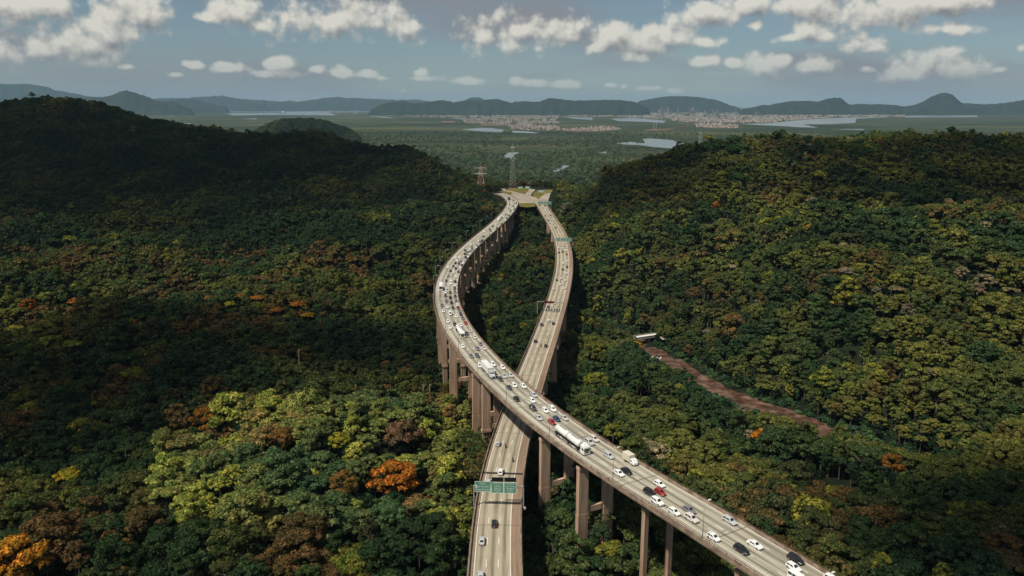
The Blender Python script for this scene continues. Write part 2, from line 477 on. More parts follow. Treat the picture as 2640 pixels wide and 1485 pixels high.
CYL = [(-300,560,900),(0,560,900),(400,560,900),(800,560,900),(1100,560,880),(1215,560,900),
 (-300,480,1120),(0,480,1120),(400,480,1120),(800,480,1100),(1100,480,1060),(1225,500,1100),
 (-300,400,1400),(0,400,1380),(400,400,1380),(800,400,1300),(1000,410,1240),
 (-300,285,1750),(0,278,1750),(60,268,1750),(150,264,1750),(205,276,1720),(255,304,1700),(350,320,1680),(500,340,1650),(640,355,1600),(720,350,1560),(850,354,1500),(950,371,1420),(1090,401,1330),(1180,436,1260),(1262,480,1230),
 (1450,480,1200),(1500,460,1150),(1600,436,1100),(1700,413,1050),(1800,390,1000),(1900,377,980),(2050,358,960),(2200,364,950),(2350,352,950),(2450,351,940),(2640,356,940),(2900,346,940),
 (1600,700,640),(1800,700,600),(2100,700,530),(2500,700,500),(2900,700,490),(1550,600,720),(1700,600,680),(2100,600,590),(2500,600,560),(2900,600,550),
 (1500,520,880),(1700,500,820),(2100,500,720),(2500,500,690),(2900,500,680)]
ctl = [at_z(*c) for c in CZ] + [at_y(*c) for c in CYL]
for X in range(-240, 300, 90): ctl += [np.array([X, 90, 26.0]), np.array([X, 20, 26.0])]
for X in (-25, 0, 25, 50, 75): ctl += [np.array([X, 1120, 46.0]), np.array([X, 1220, 46.0])]
ctl += [np.array([X, 1420, 24.0]) for X in (-100, 0, 100, 200)]
ctl += [np.array([X, 1700, 10.0]) for X in (-150, 0, 150, 300, 600, 1000, 1500)]
ctl += [np.array([X, 1350, 50.0]) for X in (400, 700, 1000, 1400)]
ctl += [np.array([X, 2300, 6.0]) for X in range(-2000, 2001, 400)]
ctl += [np.array([-1900, 1200, 90.0]), np.array([-2000, 1800, 190.0]), np.array([-1300, 400, 50.0]), np.array([1500, 400, 80.0]), np.array([1700, 900, 140.0])]
ctl = np.array(ctl)

def tps_fit(P, z, lam=60.0):
    n = len(P)
    d2 = ((P[:, None] - P[None]) ** 2).sum(-1)
    K = np.where(d2 > 0, 0.5 * d2 * np.log(np.maximum(d2, 1e-9)), 0) + lam * np.eye(n)
    A = np.zeros((n + 3, n + 3)); A[:n, :n] = K; A[:n, n] = 1; A[:n, n + 1:] = P; A[n:, :n] = A[:n, n:].T
    return np.linalg.solve(A, np.r_[z, 0, 0, 0])
SCL = 100.0
tw = tps_fit(ctl[:, :2] / SCL, ctl[:, 2], 0.02)
def canopy(X, Y):
    X = np.asarray(X, float); Y = np.asarray(Y, float); sh = X.shape
    X = X.ravel(); Y = Y.ravel(); out = np.zeros(len(X)); C = ctl[:, :2] / SCL
    for a in range(0, len(X), 20000):
        P = np.c_[X[a:a + 20000], Y[a:a + 20000]] / SCL
        d2 = ((P[:, None] - C[None]) ** 2).sum(-1)
        out[a:a + 20000] = np.where(d2 > 0, 0.5 * d2 * np.log(np.maximum(d2, 1e-9)), 0) @ tw[:len(C)] + tw[len(C)] + P @ tw[len(C) + 1:]
    return out.reshape(sh)

def value_noise(X, Y, cell, seed):
    r_ = np.random.default_rng(seed); G = r_.uniform(0, 1, (256, 256))
    u = X / cell + 1000; v = Y / cell + 1000; i = np.floor(u).astype(int); j = np.floor(v).astype(int)
    fu = u - i; fv = v - j; fu = fu * fu * (3 - 2 * fu); fv = fv * fv * (3 - 2 * fv)
    g = lambda a, b: G[a % 256, b % 256]
    return (g(i, j) * (1 - fu) + g(i + 1, j) * fu) * (1 - fv) + (g(i, j + 1) * (1 - fu) + g(i + 1, j + 1) * fu) * fv

# river that crosses the valley floor
RIV_Z = 5.0
riv_px = [(1440,820),(1500,828),(1560,846),(1615,870),(1670,902),(1722,928),(1775,960),(1828,994),(1890,1022),(1960,1050),(2060,1086),(2160,1128),(2240,1160),(2340,1190)]
riv = np.array([at_z(x, y, RIV_Z)[:2] for x, y in riv_px])
RIV_HW = 9.0
def river_dist(X, Y):
    X = np.asarray(X, float); Y = np.asarray(Y, float)
    best = np.full(X.shape, 1e9)
    for a, b in zip(riv[:-1], riv[1:]):
        d = b - a; L2 = d @ d
        t = np.clip(((X - a[0]) * d[0] + (Y - a[1]) * d[1]) / L2, 0, 1)
        best = np.minimum(best, np.hypot(X - a[0] - t * d[0], Y - a[1] - t * d[1]))
    return best
HUB = (25.0, 1190.0, 92.0, 112.0)                    # flat ground where the two carriageways meet
HUB_Z = 44.2
def hub_in(X, Y): return ((X - HUB[0]) / HUB[2]) ** 2 + ((Y - HUB[1]) / HUB[3]) ** 2

def ground(X, Y):
    X = np.asarray(X, float); Y = np.asarray(Y, float)
    g = canopy(X, Y) - 13.0
    # spurs and gullies away from the viaducts
    nr = np.minimum(np.abs(X - np.interp(Y, PU.P[:, 1], PU.P[:, 0])), np.abs(X - np.interp(Y, PL.P[:, 1], PL.P[:, 0])))
    am = np.clip((nr - 30) / 90, 0, 1) * np.clip((Y - 180) / 260, 0.25, 1)
    u1 = X + 30 * value_noise(X, Y, 90, 61); v1 = Y + 30 * value_noise(X, Y, 90, 62)
    rel = (np.abs(value_noise(u1, v1, 125, 63) - .5) * 2 - .45) * 26 + (value_noise(u1, v1, 52, 64) - .5) * 15 + (value_noise(u1 * .6, v1, 260, 65) - .5) * 20
    g = g + rel * am * np.clip((2000 - Y) / 300, 0, 1) * np.where(g > 100, .55, 1.0)
    rd = river_dist(X, Y)
    g = np.where(rd < 120, np.minimum(g, RIV_Z - 0.9 + np.maximum(rd - RIV_HW + 4, 0) * 0.26 + np.maximum(rd - RIV_HW - 6, 0) ** 2 * 0.0065 + 0.7 * np.sin(X * .31 + 2 * np.sin(Y * .11)) * np.cos(Y * .27) + 0.5 * np.sin(X * .13 - Y * .17)), g)
    # the cut below the viaducts: ground stays well under the decks until they land at the junction
    for Pth, dep in ((PU, 43.0), (PL, 30.0)):
        q = Pth.P[::6]; Xr = X.ravel(); Yr = Y.ravel(); dd = np.full(Xr.shape, 1e9); zz = np.zeros(Xr.shape)
        for a in range(0, len(q)):
            d_ = (Xr - q[a, 0]) ** 2 + (Yr - q[a, 1]) ** 2
            m_ = d_ < dd; dd = np.where(m_, d_, dd); zz = np.where(m_, q[a, 2], zz)
        dd = np.sqrt(dd).reshape(X.shape); zz = zz.reshape(X.shape)
        f = np.clip((1075 - Y) / 160, 0, 1)
        f = f * np.where((Pth is PU) & (Y < 330), 0.78, 1.0)
        lim = zz - dep * f - 1.5 + np.maximum(dd - 12, 0) * 0.7 + (1 - f) * 200 * (f <= 0)
        g = np.where(dd < 80, np.minimum(g, np.maximum(lim, RIV_Z)), g)
    g = np.where(rd < 70, np.maximum(g, RIV_Z - 0.9 + np.clip(rd - RIV_HW + 4, 0, 60) * 0.16), g)
    h = hub_in(X, Y)
    k = np.clip((h - 1.0) / 0.8, 0, 1); k = k * k * (3 - 2 * k)
    g = g * k + HUB_Z * (1 - k)
    e = np.clip((2250 - Y) / 450, 0, 1)
    return np.maximum(g, 0.2) * e - 2.0 * (1 - e)

gx = np.concatenate([np.arange(-2100, 30, 15.0), np.arange(30, 330, 5.0), np.arange(330, 2101, 15.0)]); gy = np.concatenate([np.arange(-60, 330, 10.0), np.arange(330, 640, 5.0), np.arange(640, 2400, 15.0)])
GX, GY = np.meshgrid(gx, gy); GZ = ground(GX, GY)
nx_, ny_ = len(gx), len(gy)
idx = np.arange(nx_ * ny_).reshape(ny_, nx_)
F4 = np.stack([idx[:-1, :-1], idx[:-1, 1:], idx[1:, 1:], idx[1:, :-1]], -1).reshape(-1, 4)
M['soil'] = noisy('forest_floor', [(0.3, (0.006, 0.009, 0.006)), (0.55, (0.014, 0.019, 0.010)), (0.8, (0.028, 0.030, 0.014))], 0.15, 5, rough=1.0, spec=0.05)
M['bank'] = noisy('river_bank', [(0.3, (0.05, 0.030, 0.018)), (0.55, (0.11, 0.068, 0.036)), (0.75, (0.17, 0.125, 0.07))], 0.2, 5)
tag(obj('terrain', mesh_np('terrain', np.c_[GX.ravel(), GY.ravel(), GZ.ravel()], F4, [M['soil']], True)), kind='structure')
def gz(x, y):
    """ground height from the built grid"""
    i = np.clip(np.searchsorted(gx, x) - 1, 0, nx_ - 2); j = np.clip(np.searchsorted(gy, y) - 1, 0, ny_ - 2)
    u = (x - gx[i]) / (gx[i + 1] - gx[i]); v = (y - gy[j]) / (gy[j + 1] - gy[j])
    return (GZ[j, i] * (1 - u) + GZ[j, i + 1] * u) * (1 - v) + (GZ[j + 1, i] * (1 - u) + GZ[j + 1, i + 1] * u) * v

# the coastal plain: one sheet to the horizon
def plain_mat():
    m, t, b = principled('mangrove_plain', (0.04, 0.06, 0.03), 1.0, 0.05)
    tcn = nd(t, 'ShaderNodeTexCoord')
    def noise(sc, det=5, rg=0.6, st=(1, 1, 1)):
        mp = nd(t, 'ShaderNodeMapping'); mp.inputs['Scale'].default_value = st
        t.links.new(tcn.outputs['Object'], mp.inputs['Vector'])
        n = nd(t, 'ShaderNodeTexNoise'); n.inputs['Scale'].default_value = sc; n.inputs['Detail'].default_value = det; n.inputs['Roughness'].default_value = rg
        t.links.new(mp.outputs[0], n.inputs['Vector']); return n.outputs['Fac']
    c1 = ramp(t, noise(0.0011, 4, 0.6, (0.6, 1, 1)), [(0.36, (0.024, 0.037, 0.022)), (0.52, (0.043, 0.056, 0.030)), (0.66, (0.088, 0.090, 0.042))])
    c2 = ramp(t, noise(0.035, 6, 0.75), [(0.34, (0.25, 0.25, 0.25)), (0.66, (1.7, 1.7, 1.6))])
    x = nd(t, 'ShaderNodeMix', data_type='RGBA', blend_type='MULTIPLY'); x.inputs['Factor'].default_value = 1.0
    t.links.new(c1, x.inputs['A']); t.links.new(c2, x.inputs['B'])
    t.links.new(x.outputs['Result'], b.inputs['Base Color'])
    return m
M['plain'] = plain_mat()
ang = np.linspace(0, 2 * math.pi, 97)[:-1]
rad = [0, 1500, 3000, 6000, 12000, 24000, 40000, 60000]
V = [(0, 0, -1.0)] + [(r * math.cos(a), r * math.sin(a), -1.0 if r < 2000 else 0.0) for r in rad[1:] for a in ang]
Fp = [(0, 1 + i, 1 + (i + 1) % 96) for i in range(96)]
for k in range(len(rad) - 2):
    for i in range(96):
        a0 = 1 + k * 96 + i; a1 = 1 + k * 96 + (i + 1) % 96
        Fp.append((a0, a0 + 96, a1 + 96, a1))
tag(obj('plain', mesh_np('plain', V, Fp, [M['plain']])), kind='structure')

# canopy texture of the mangrove on the plain: low clumps near enough to be told from flat ground come with the forest below
def water_mat(name, col, rough=0.12):
    m, t, b = principled(name, col, rough, 0.5)
    n = nd(t, 'ShaderNodeTexNoise'); n.inputs['Scale'].default_value = 0.02; n.inputs['Detail'].default_value = 4
    tcn = nd(t, 'ShaderNodeTexCoord'); t.links.new(tcn.outputs['Object'], n.inputs['Vector'])
    bn = nd(t, 'ShaderNodeBump'); bn.inputs['Strength'].default_value = 0.15; bn.inputs['Distance'].default_value = 2
    t.links.new(n.outputs['Fac'], bn.inputs['Height']); t.links.new(bn.outputs[0], b.inputs['Normal'])
    return m
M['water'] = water_mat('lagoon_water', (0.16, 0.19, 0.19), 0.22)
M['sea'] = water_mat('sea_water', (0.05, 0.09, 0.10), 0.25)
def z6(P): return [(900 + .3494 * x, 180 + .3494 * y) for x, y in P]
def z7(P): return [(1740 + .3494 * x, 180 + .3494 * y) for x, y in P]
def z5(P): return [(.3494 * x, 180 + .3494 * y) for x, y in P]
WATERS = [z6([(820,440),(960,428),(1060,430),(1145,444),(1122,461),(960,453)]), z6([(1200,450),(1300,453),(1395,462),(1380,469),(1210,463)]),
 z6([(1925,360),(2100,355),(2300,371),(2340,378),(2320,391),(2150,383),(1990,379)]),
 z6([(1965,542),(2080,530),(2185,543),(2165,508),(2230,506),(2380,518),(2480,546),(2640,570),(2760,600),(2700,640),(2500,607),(2400,582),(2260,571),(2150,556),(2020,550)]),
 z6([(1145,628),(1180,610),(1255,608),(1205,647),(1150,647)]), z6([(1500,742),(1560,728),(1580,703),(1638,703),(1600,722),(1540,752),(1520,757)]),
 z6([(1828,609),(1897,601),(1897,617)]), z6([(136,338),(240,341),(345,360),(240,352)]), z6([(742,357),(852,359),(840,367)]), z6([(1560,344),(1790,351),(1800,372),(1650,360)]),
 z7([(480,400),(700,394),(850,377),(1000,364),(1200,354),(1600,349),(1340,361),(1330,391),(1150,401),(940,402),(1055,426),(930,424),(800,416),(600,407)]),
 z7([(1690,340),(1950,332),(2230,329),(2235,349),(1950,351),(1700,351)]), z7([(1150,437),(1395,437),(1390,444)]), z7([(1900,450),(1945,450),(1930,456)]),
 z5([(1665,321),(2060,317),(2400,304),(2485,336),(2060,331),(1720,336)]), z5([(1500,299),(1680,297),(1680,305)]), z5([(790,344),(1045,342),(1045,349)]), z5([(1210,341),(1285,340),(1285,345)]),
 z5([(1785,361),(1895,358),(1890,366)]), z5([(1350,395),(1415,395),(1410,402)])]
for P in WATERS:
    V = [at_z(x, y, 0.6) for x, y in P]
    tag(obj('water', mesh_np('water', V, [tuple(range(len(V)))], [M['water']])), kind='structure')
tag(obj('sea', mesh_np('sea', [(-59000, 21000, 0.5), (59000, 19000, 0.5), (50000, 33000, 0.5), (0, 59500, 0.5), (-50000, 33000, 0.5)], [(0, 1, 2, 3, 4)], [M['sea']])), kind='structure')

# river sheet and its muddy banks
def strip(path, hw, z, name, mat, wob=0.0):
    P = np.array(path, float); d = np.r_[0, np.cumsum(np.linalg.norm(np.diff(P, axis=0), axis=1))]
    s_ = np.arange(0, d[-1], 6.0); Q = np.c_[np.interp(s_, d, P[:, 0]), np.interp(s_, d, P[:, 1])]
    T = np.gradient(Q, axis=0); T /= np.linalg.norm(T, axis=1)[:, None]; N = np.c_[T[:, 1], -T[:, 0]]
    w1 = hw + wob * np.sin(s_ / 23.0) + wob * np.sin(s_ / 9.1 + 2); w2 = hw + wob * np.sin(s_ / 31.0 + 1) + wob * np.cos(s_ / 12.3)
    V = np.r_[np.c_[Q + N * w1[:, None], np.full(len(Q), z)], np.c_[Q - N * w2[:, None], np.full(len(Q), z)]]
    n = len(Q); Fc = [(i, i + 1, n + i + 1, n + i) for i in range(n - 1)]
    return obj(name, mesh_np(name, V, Fc, [mat]))
M['mud'] = noisy('muddy_shallows', [(0.34, (0.035, 0.018, 0.012)), (0.48, (0.085, 0.044, 0.027)), (0.66, (0.20, 0.125, 0.09))], 0.16, 7, rough=0.35, spec=0.5, bump=0.3, bscale=0.5)
tag(strip(riv, RIV_HW + 6, RIV_Z, 'river', M['mud'], 1.0), kind='structure')

# ------------------------------------------------------------------ far hills: rounded ranges with real depth
def hill_mat(name, stops):
    return noisy(name, stops, 0.006, 7, rough=1.0, spec=0.05, rgh=0.7, bump=0.6, bscale=0.02)
M['hill'] = hill_mat('wooded_hill', [(0.35, (0.010, 0.018, 0.014)), (0.55, (0.020, 0.032, 0.020)), (0.72, (0.036, 0.046, 0.024))])
def hill(sil, D, depth, base=0.0, rough=0.03, seed=0, label=None):
    r_ = np.random.default_rng(seed)
    sil = np.array(sil, float)
    xs = np.linspace(sil[0, 0], sil[-1, 0], max(int((sil[-1, 0] - sil[0, 0]) / 2.2), 24))
    ys = np.interp(xs, sil[:, 0], sil[:, 1])
    ys = ys + np.convolve(r_.normal(0, 1.0, len(ys) + 2), np.ones(3) / 3, 'valid') * 0.9
    k = np.ones(3) / 3; ys = np.convolve(np.pad(ys, 1, mode='edge'), k, 'valid')
    nv = 21; V = []; ph = r_.uniform(0, 6.28, 12)
    crest = np.array([at_y(x, y, D) for x, y in zip(xs, ys)])
    for i, c in enumerate(crest):
        en = min(i, len(crest) - 1 - i) / 6.0
        h = max(c[2] - base, 2.0) * (1.0 if en >= 1 else en * en * (3 - 2 * en))
        for j in range(nv):
            v = (j / (nv - 1)) * 2 - 1                       # -1 near foot .. +1 far foot
            prof = (math.cos(math.pi * v) + 1) / 2
            sp = sum(math.sin(xs[i] * (0.05 + 0.035 * q) + v * 5 * math.sin(ph[q]) + ph[q]) for q in range(6)) / 6
            yy = D + v * depth * (1 + 0.10 * sp)
            zz = base - 3 + (h + 3) * prof * (1 + rough * sp * (1 - prof) * 4)
            V.append((c[0] * yy / D if v < 0 else c[0] * yy / D, yy, zz))
    n = len(xs); Fc = [(i * nv + j, (i + 1) * nv + j, (i + 1) * nv + j + 1, i * nv + j + 1) for i in range(n - 1) for j in range(nv - 1)]
    return tag(obj('hill', mesh_np('hill', V, Fc, [M['hill']], True)), kind='structure')
hill([(-220,232),(-120,222),(0,215),(21,217),(70,216),(122,224),(140,232),(182,239),(227,248),(272,253),(330,262),(360,272)], 24000, 3500, seed=1)
hill([(-220,262),(-100,256),(0,253),(35,253),(70,245),(98,243),(133,250),(168,255),(220,262),(280,274)], 19500, 2200, seed=2)
hill([(120,276),(175,255),(217,252),(266,250),(287,246),(304,238),(325,233),(346,238),(370,246),(409,260),(447,264),(482,277),(503,282)], 15500, 1500, seed=3)
hill([(380,262),(405,253),(489,253),(500,250),(573,247),(622,255),(664,257),(727,262),(744,259),(769,262),(821,255),(866,249),(894,253),(917,252),(970,255),(1015,257),(1082,257),(1113,262),(1140,272)], 27000, 2500, seed=4)
hill([(400,268),(440,258),(489,254),(524,262),(559,271),(594,276)], 20000, 1500, seed=5)
hill([(605,277),(620,271),(639,267),(660,264),(681,267),(692,275),(700,278)], 24500, 1500, seed=6)
hill([(945,284),(959,281),(980,271),(1005,264),(1040,260),(1064,266),(1092,264),(1141,257.5),(1169,264),(1200,258.6),(1235,258.6),(1281,255),(1319,265.6),(1350,262),(1389,262),(1417,253),(1445,256),(1487,260),(1518,258.6),(1560,257.5),(1599,257.5),(1634,262),(1658,272.5),(1680,283)], 15000, 1300, seed=7)
hill([(1175,268),(1193,260),(1214,251),(1235,251),(1249,257),(1270,268)], 24000, 1200, seed=8)
hill([(1310,270),(1326,262),(1354,259.6),(1370,262),(1390,270)], 25000, 1200, seed=9)
hill([(1605,280),(1630,272),(1651,260),(1686,253),(1714,249),(1766,248),(1800,250),(1845,257),(1866,264),(1886,273),(1915,281)], 20000, 1500, seed=10)
hill([(1900,284),(1929,278),(1950,276),(1967,270),(1985,271),(2012,264.5),(2047,260),(2089,260),(2110,262),(2131,255),(2152,251),(2170,253),(2187,269),(2229,268),(2281,269),(2313,271.5),(2330,275),(2362,269),(2386,258.6),(2404,248),(2425,240),(2439,238.7),(2456,243),(2470,257),(2480,265.6),(2508,267),(2543,269),(2578,266.6),(2613,262),(2640,257),(2760,250),(2900,262)], 15500, 1300, seed=11)
# the wooded hill rising from the plain
NEAR_HILL = (-1080.0, 4150.0)
near_hill = hill([(640,352),(664,338),(699,322),(727,313),(762,311),(803,312),(838,316),(866,327),(900,337),(930,356)], 4150, 420, seed=14)

# ------------------------------------------------------------------ trees
def leaf_mat():
    m = bpy.data.materials.new('foliage'); m.use_nodes = True
    t = m.node_tree; t.nodes.clear()
    at = nd(t, 'ShaderNodeAttribute', attribute_type='INSTANCER', attribute_name='tint')
    ge = nd(t, 'ShaderNodeNewGeometry')
    mr = nd(t, 'ShaderNodeMapRange'); mr.inputs['To Min'].default_value = 0.40; mr.inputs['To Max'].default_value = 1.8
    t.links.new(ge.outputs['Random Per Island'], mr.inputs['Value'])
    mu = nd(t, 'ShaderNodeVectorMath', operation='SCALE')
    # patchy crowns: bloom and young leaves come in clusters
    tcn = nd(t, 'ShaderNodeTexCoord'); nn_ = nd(t, 'ShaderNodeTexNoise'); nn_.inputs['Scale'].default_value = 2.6; nn_.inputs['Detail'].default_value = 2
    t.links.new(tcn.outputs['Object'], nn_.inputs['Vector'])
    rc = ramp(t, nn_.outputs['Fac'], [(0.40, (0.56, 0.70, 0.62)), (0.60, (1.20, 1.10, 1.0))])
    vm = nd(t, 'ShaderNodeVectorMath', operation='MULTIPLY'); t.links.new(at.outputs['Vector'], vm.inputs[0]); t.links.new(rc, vm.inputs[1])
    t.links.new(vm.outputs[0], mu.inputs[0]); t.links.new(mr.outputs[0], mu.inputs['Scale'])
    d = nd(t, 'ShaderNodeBsdfDiffuse'); tr = nd(t, 'ShaderNodeBsdfTranslucent')
    t.links.new(mu.outputs[0], d.inputs['Color']); t.links.new(mu.outputs[0], tr.inputs['Color'])
    mx_ = nd(t, 'ShaderNodeMixShader'); mx_.inputs[0].default_value = 0.14
    t.links.new(d.outputs[0], mx_.inputs[1]); t.links.new(tr.outputs[0], mx_.inputs[2])
    o = nd(t, 'ShaderNodeOutputMaterial'); t.links.new(mx_.outputs[0], o.inputs['Surface'])
    return m
M['leaf'] = leaf_mat()
M['bark'] = noisy('bark', [(0.3, (0.05, 0.038, 0.028)), (0.7, (0.14, 0.11, 0.085))], 1.5, 4, stretch=(1, 1, 0.2))

def crown_mesh(name, seed, n_leaf, size, flat=0.7, lobes=26, kind='dome'):
    """leaf clumps spread over lobes that fill a crown of unit radius centred on the origin"""
    r_ = np.random.default_rng(seed)
    ph = r_.uniform(0, 2 * math.pi, lobes)
    if kind == 'flat':
        rr = np.sqrt(r_.uniform(0.02, 1.0, lobes)) * 0.80; zz = 0.30 * (1 - rr ** 2) + r_.uniform(-0.10, 0.10, lobes); lr = r_.uniform(0.13, 0.26, lobes); fl = 0.45
    elif kind == 'tall':
        u = r_.uniform(-0.7, 1.0, lobes); rr = np.sqrt(np.clip(1 - u * u, 0.05, 1)) * r_.uniform(0.35, 0.72, lobes); zz = u * 0.95; lr = r_.uniform(0.15, 0.29, lobes); fl = 0.7
    else:
        u = r_.uniform(-0.55, 1.0, lobes); rr = np.sqrt(np.clip(1 - u * u, 0.02, 1)) * r_.uniform(0.55, 0.84, lobes); zz = u * flat * 0.9; lr = r_.uniform(0.14, 0.29, lobes); fl = 0.62
    if kind != 'tall':
        nc = max(lobes // 6, 3); rr[:nc] = r_.uniform(0.0, 0.38, nc); zz[:nc] = np.max(zz) * r_.uniform(0.80, 1.0, nc); lr[:nc] *= 1.15
    C = np.c_[rr * np.cos(ph), rr * np.sin(ph), zz]
    which = r_.choice(lobes, n_leaf, p=(lr ** 2) / (lr ** 2).sum())
    d = r_.normal(size=(n_leaf, 3)); d[:, 2] = np.abs(d[:, 2]) * 1.15 - 0.30 * r_.uniform(0, 1, n_leaf); d /= np.linalg.norm(d, axis=1)[:, None]
    P = C[which] + d * np.array([1, 1, fl]) * (lr[which] * r_.uniform(0.70, 1.06, n_leaf))[:, None]
    nrm = d * 1.15 + r_.normal(size=(n_leaf, 3)) * 0.42 + np.array([0, 0, 0.15]); nrm /= np.linalg.norm(nrm, axis=1)[:, None]
    t1 = np.cross(nrm, r_.normal(size=(n_leaf, 3))); t1 /= np.linalg.norm(t1, axis=1)[:, None]
    t2 = np.cross(nrm, t1)
    s_ = size * r_.uniform(0.55, 1.45, n_leaf)[:, None]
    a = P + t1 * s_; b = P + t2 * s_ * 0.62 - nrm * s_ * 0.12; c = P - t1 * s_ * 0.9; e = P - t2 * s_ * 0.62 - nrm * s_ * 0.12
    V = np.stack([a, b, c, e], 1).reshape(-1, 3)
    Fc = np.arange(n_leaf * 4).reshape(-1, 4)
    return V, Fc

def trunk_solid(seed, H=2.4):
    r_ = random.Random(seed); mb = MB()
    mb.tube((0, 0, -H), (0.03, 0.02, -0.25), 0.085, 0.055, 6)
    for i in range(5):
        a = i * 1.257 + r_.uniform(-.3, .3)
        mb.tube((0.03, 0.02, -0.45 + 0.05 * i), (0.5 * math.cos(a), 0.5 * math.sin(a), 0.12 + r_.uniform(0, .2)), 0.04, 0.015, 5)
    return mb

KINDS = [('dome', .72, 46), ('dome', .64, 36), ('dome', .86, 56), ('flat', .5, 44), ('tall', .9, 42), ('dome', .78, 32), ('dome', .92, 60), ('tall', 1., 36)]
crowns, trunks, far_crowns = [], [], []
for i, (k, fl, lb) in enumerate(KINDS):
    V, Fc = crown_mesh('crown', 100 + i, 5200, 0.050, fl, lb, k)
    crowns.append(mesh_np('crown', V, Fc, [M['leaf']]))
    trunks.append(trunk_solid(i).mesh('trunk', [M['bark']], True))
protos = bpy.data.collections.new('tree_kinds')           # not linked to the scene: shapes for the forest mass
pi = 0
def add_proto(V, Fc, tr):
    global pi
    mb_v = np.array(tr.v); nV = len(V)
    me = bpy.data.meshes.new('forest_tree_%02d' % pi)
    faces = Fc.tolist() + [[j + nV for j in f] for f in tr.f]
    me.from_pydata(np.r_[V, mb_v].tolist(), [], faces)
    me.materials.append(M['leaf']); me.materials.append(M['bark'])
    mi = np.r_[np.zeros(len(Fc), np.int32), np.ones(len(tr.f), np.int32)]
    me.polygons.foreach_set('material_index', mi)
    o = bpy.data.objects.new('forest_tree_%02d' % pi, me); protos.objects.link(o); pi += 1
for i, (k, fl, lb) in enumerate(KINDS):                       # 0-7 fine, 8-15 coarser for farther slopes
    V, Fc = crown_mesh('c', 300 + i, 3000, 0.066, fl, lb, k); add_proto(V, Fc, trunk_solid(20 + i))
for i, (k, fl, lb) in enumerate(KINDS):
    V, Fc = crown_mesh('c', 500 + i, 900, 0.115, fl, max(lb // 2, 10), k); add_proto(V, Fc, trunk_solid(40 + i))

def in_poly(px, py, poly):
    ins = np.zeros(len(px), bool); n = len(poly)
    for i in range(n):
        x0, y0 = poly[i]; x1, y1 = poly[(i + 1) % n]
        c = ((y0 > py) != (y1 > py)) & (px < (x1 - x0) * (py - y0) / (y1 - y0 + 1e-9) + x0); ins ^= c
    return ins
# where trees stand
SP = 6.8
tx, ty = np.meshgrid(np.arange(-1900, 1900, SP), np.arange(70, 2100, SP))
tx = (tx + rng.uniform(-.48, .48, tx.shape) * SP).ravel(); ty = (ty + rng.uniform(-.48, .48, ty.shape) * SP).ravel()
keep = np.abs(tx) < 0.78 * ty + 90
tx, ty = tx[keep], ty[keep]
tg = gz(tx, ty)
_px, _py, _ = project(np.c_[tx, ty, tg + 12])
big_ = np.where(_px < 1300, np.where(_py > 1000, 5.1, np.where(_py > 640, 4.2, 4.2)), np.where(_py > 1100, 4.6, 4.1))
rad_ = np.clip(rng.lognormal(0.06, 0.40, len(tx)) * big_, 2.6, 11.0)
rad_ *= 0.85 + 0.30 * value_noise(tx, ty, 60, 3)
top = tg + 13.0 + rng.normal(0, 1.4, len(tx)) + (rad_ - big_) * 0.7 - 0.5
def path_dist(P, X, Y):
    o = np.full(len(X), 1e9); zz = np.zeros(len(X)); q = P.P[::3]
    for a in range(0, len(X), 20000):
        d = (X[a:a+20000, None] - q[None, :, 0]) ** 2 + (Y[a:a+20000, None] - q[None, :, 1]) ** 2
        i = d.argmin(1); o[a:a+20000] = np.sqrt(d[np.arange(len(i)), i]); zz[a:a+20000] = q[i, 2]
    return o, zz
ok = (tg > 0.4)
for Pth, hw in ((PU, HW_U), (PL, HW_L)):
    d, z = path_dist(Pth, tx, ty)
    clash = (d < hw + rad_ * 0.95) & (top > z - 5.0)
    low = clash & (z - 5.5 - tg > 8)                      # a smaller tree still fits below the deck
    top = np.where(low, z - 6.0, top); rad_ = np.where(low, np.minimum(rad_, 4.0), rad_)
    ok &= ~(clash & ~low)
    ok &= ~((d < hw + 1.5) & (z - tg < 9))
    if Pth is PU:
        cut = (d < hw + 15) & (ty > 330) & (ty < 1000); top = np.where(cut, np.minimum(top, np.maximum(z - 25, tg + 4)), top); rad_ = np.where(cut, np.minimum(rad_, 4.2), rad_)
    # the strip a mower keeps low along the deck
    near = (d < hw + 16) & (top > z - 1.0); top = np.where(near, z - 1.0 - rng.uniform(0, 3, len(tx)), top)
rd = river_dist(tx, ty)
ok &= rd > RIV_HW + 1 + rad_ * 0.3
top = np.where(rd < 30, np.minimum(top, tg + 8 + 0.16 * rd), top); rad_ = np.where(rd < 30, np.minimum(rad_, 4.2), rad_)
JUNC = np.array([at_z(x, y, 44.5)[:2] for x, y in [(1283,478),(1300,482),(1370,480),(1430,484),(1440,500),(1424,530),(1400,540),(1330,540),(1300,506)]])
ok &= ~in_poly(tx, ty, JUNC) & ~((hub_in(tx, ty) < 0.35))
top = np.where(hub_in(tx, ty) < 1.5, np.minimum(top, tg + np.where(ty < 1160, 5.5, 9.0)), top)
ok &= top > tg + 3
# the bank toward the camera is grazed low so the water lies open
px_, py_, zc_ = project(np.c_[tx, ty, top])
RIVER_VIEW = np.array([(1664,882),(1739,908),(1788,950),(1867,998),(1965,1032),(2053,1065),(2164,1112),(2146,1133),(2075,1093),(1942,1054),(1827,1022),(1765,952),(1690,938),(1655,925)], float)
_, pyc, _ = project(np.c_[tx, ty, top - rad_ * 0.5])
blocks = (in_poly(px_, py_, RIVER_VIEW) | in_poly(px_, pyc, RIVER_VIEW) | in_poly(px_ - 10, py_ + 6, RIVER_VIEW) | in_poly(px_ + 10, py_ + 6, RIVER_VIEW)) & (rd < 70)
ok &= ~blocks
tx, ty, tg, rad_, top = tx[ok], ty[ok], tg[ok], rad_[ok], top[ok]

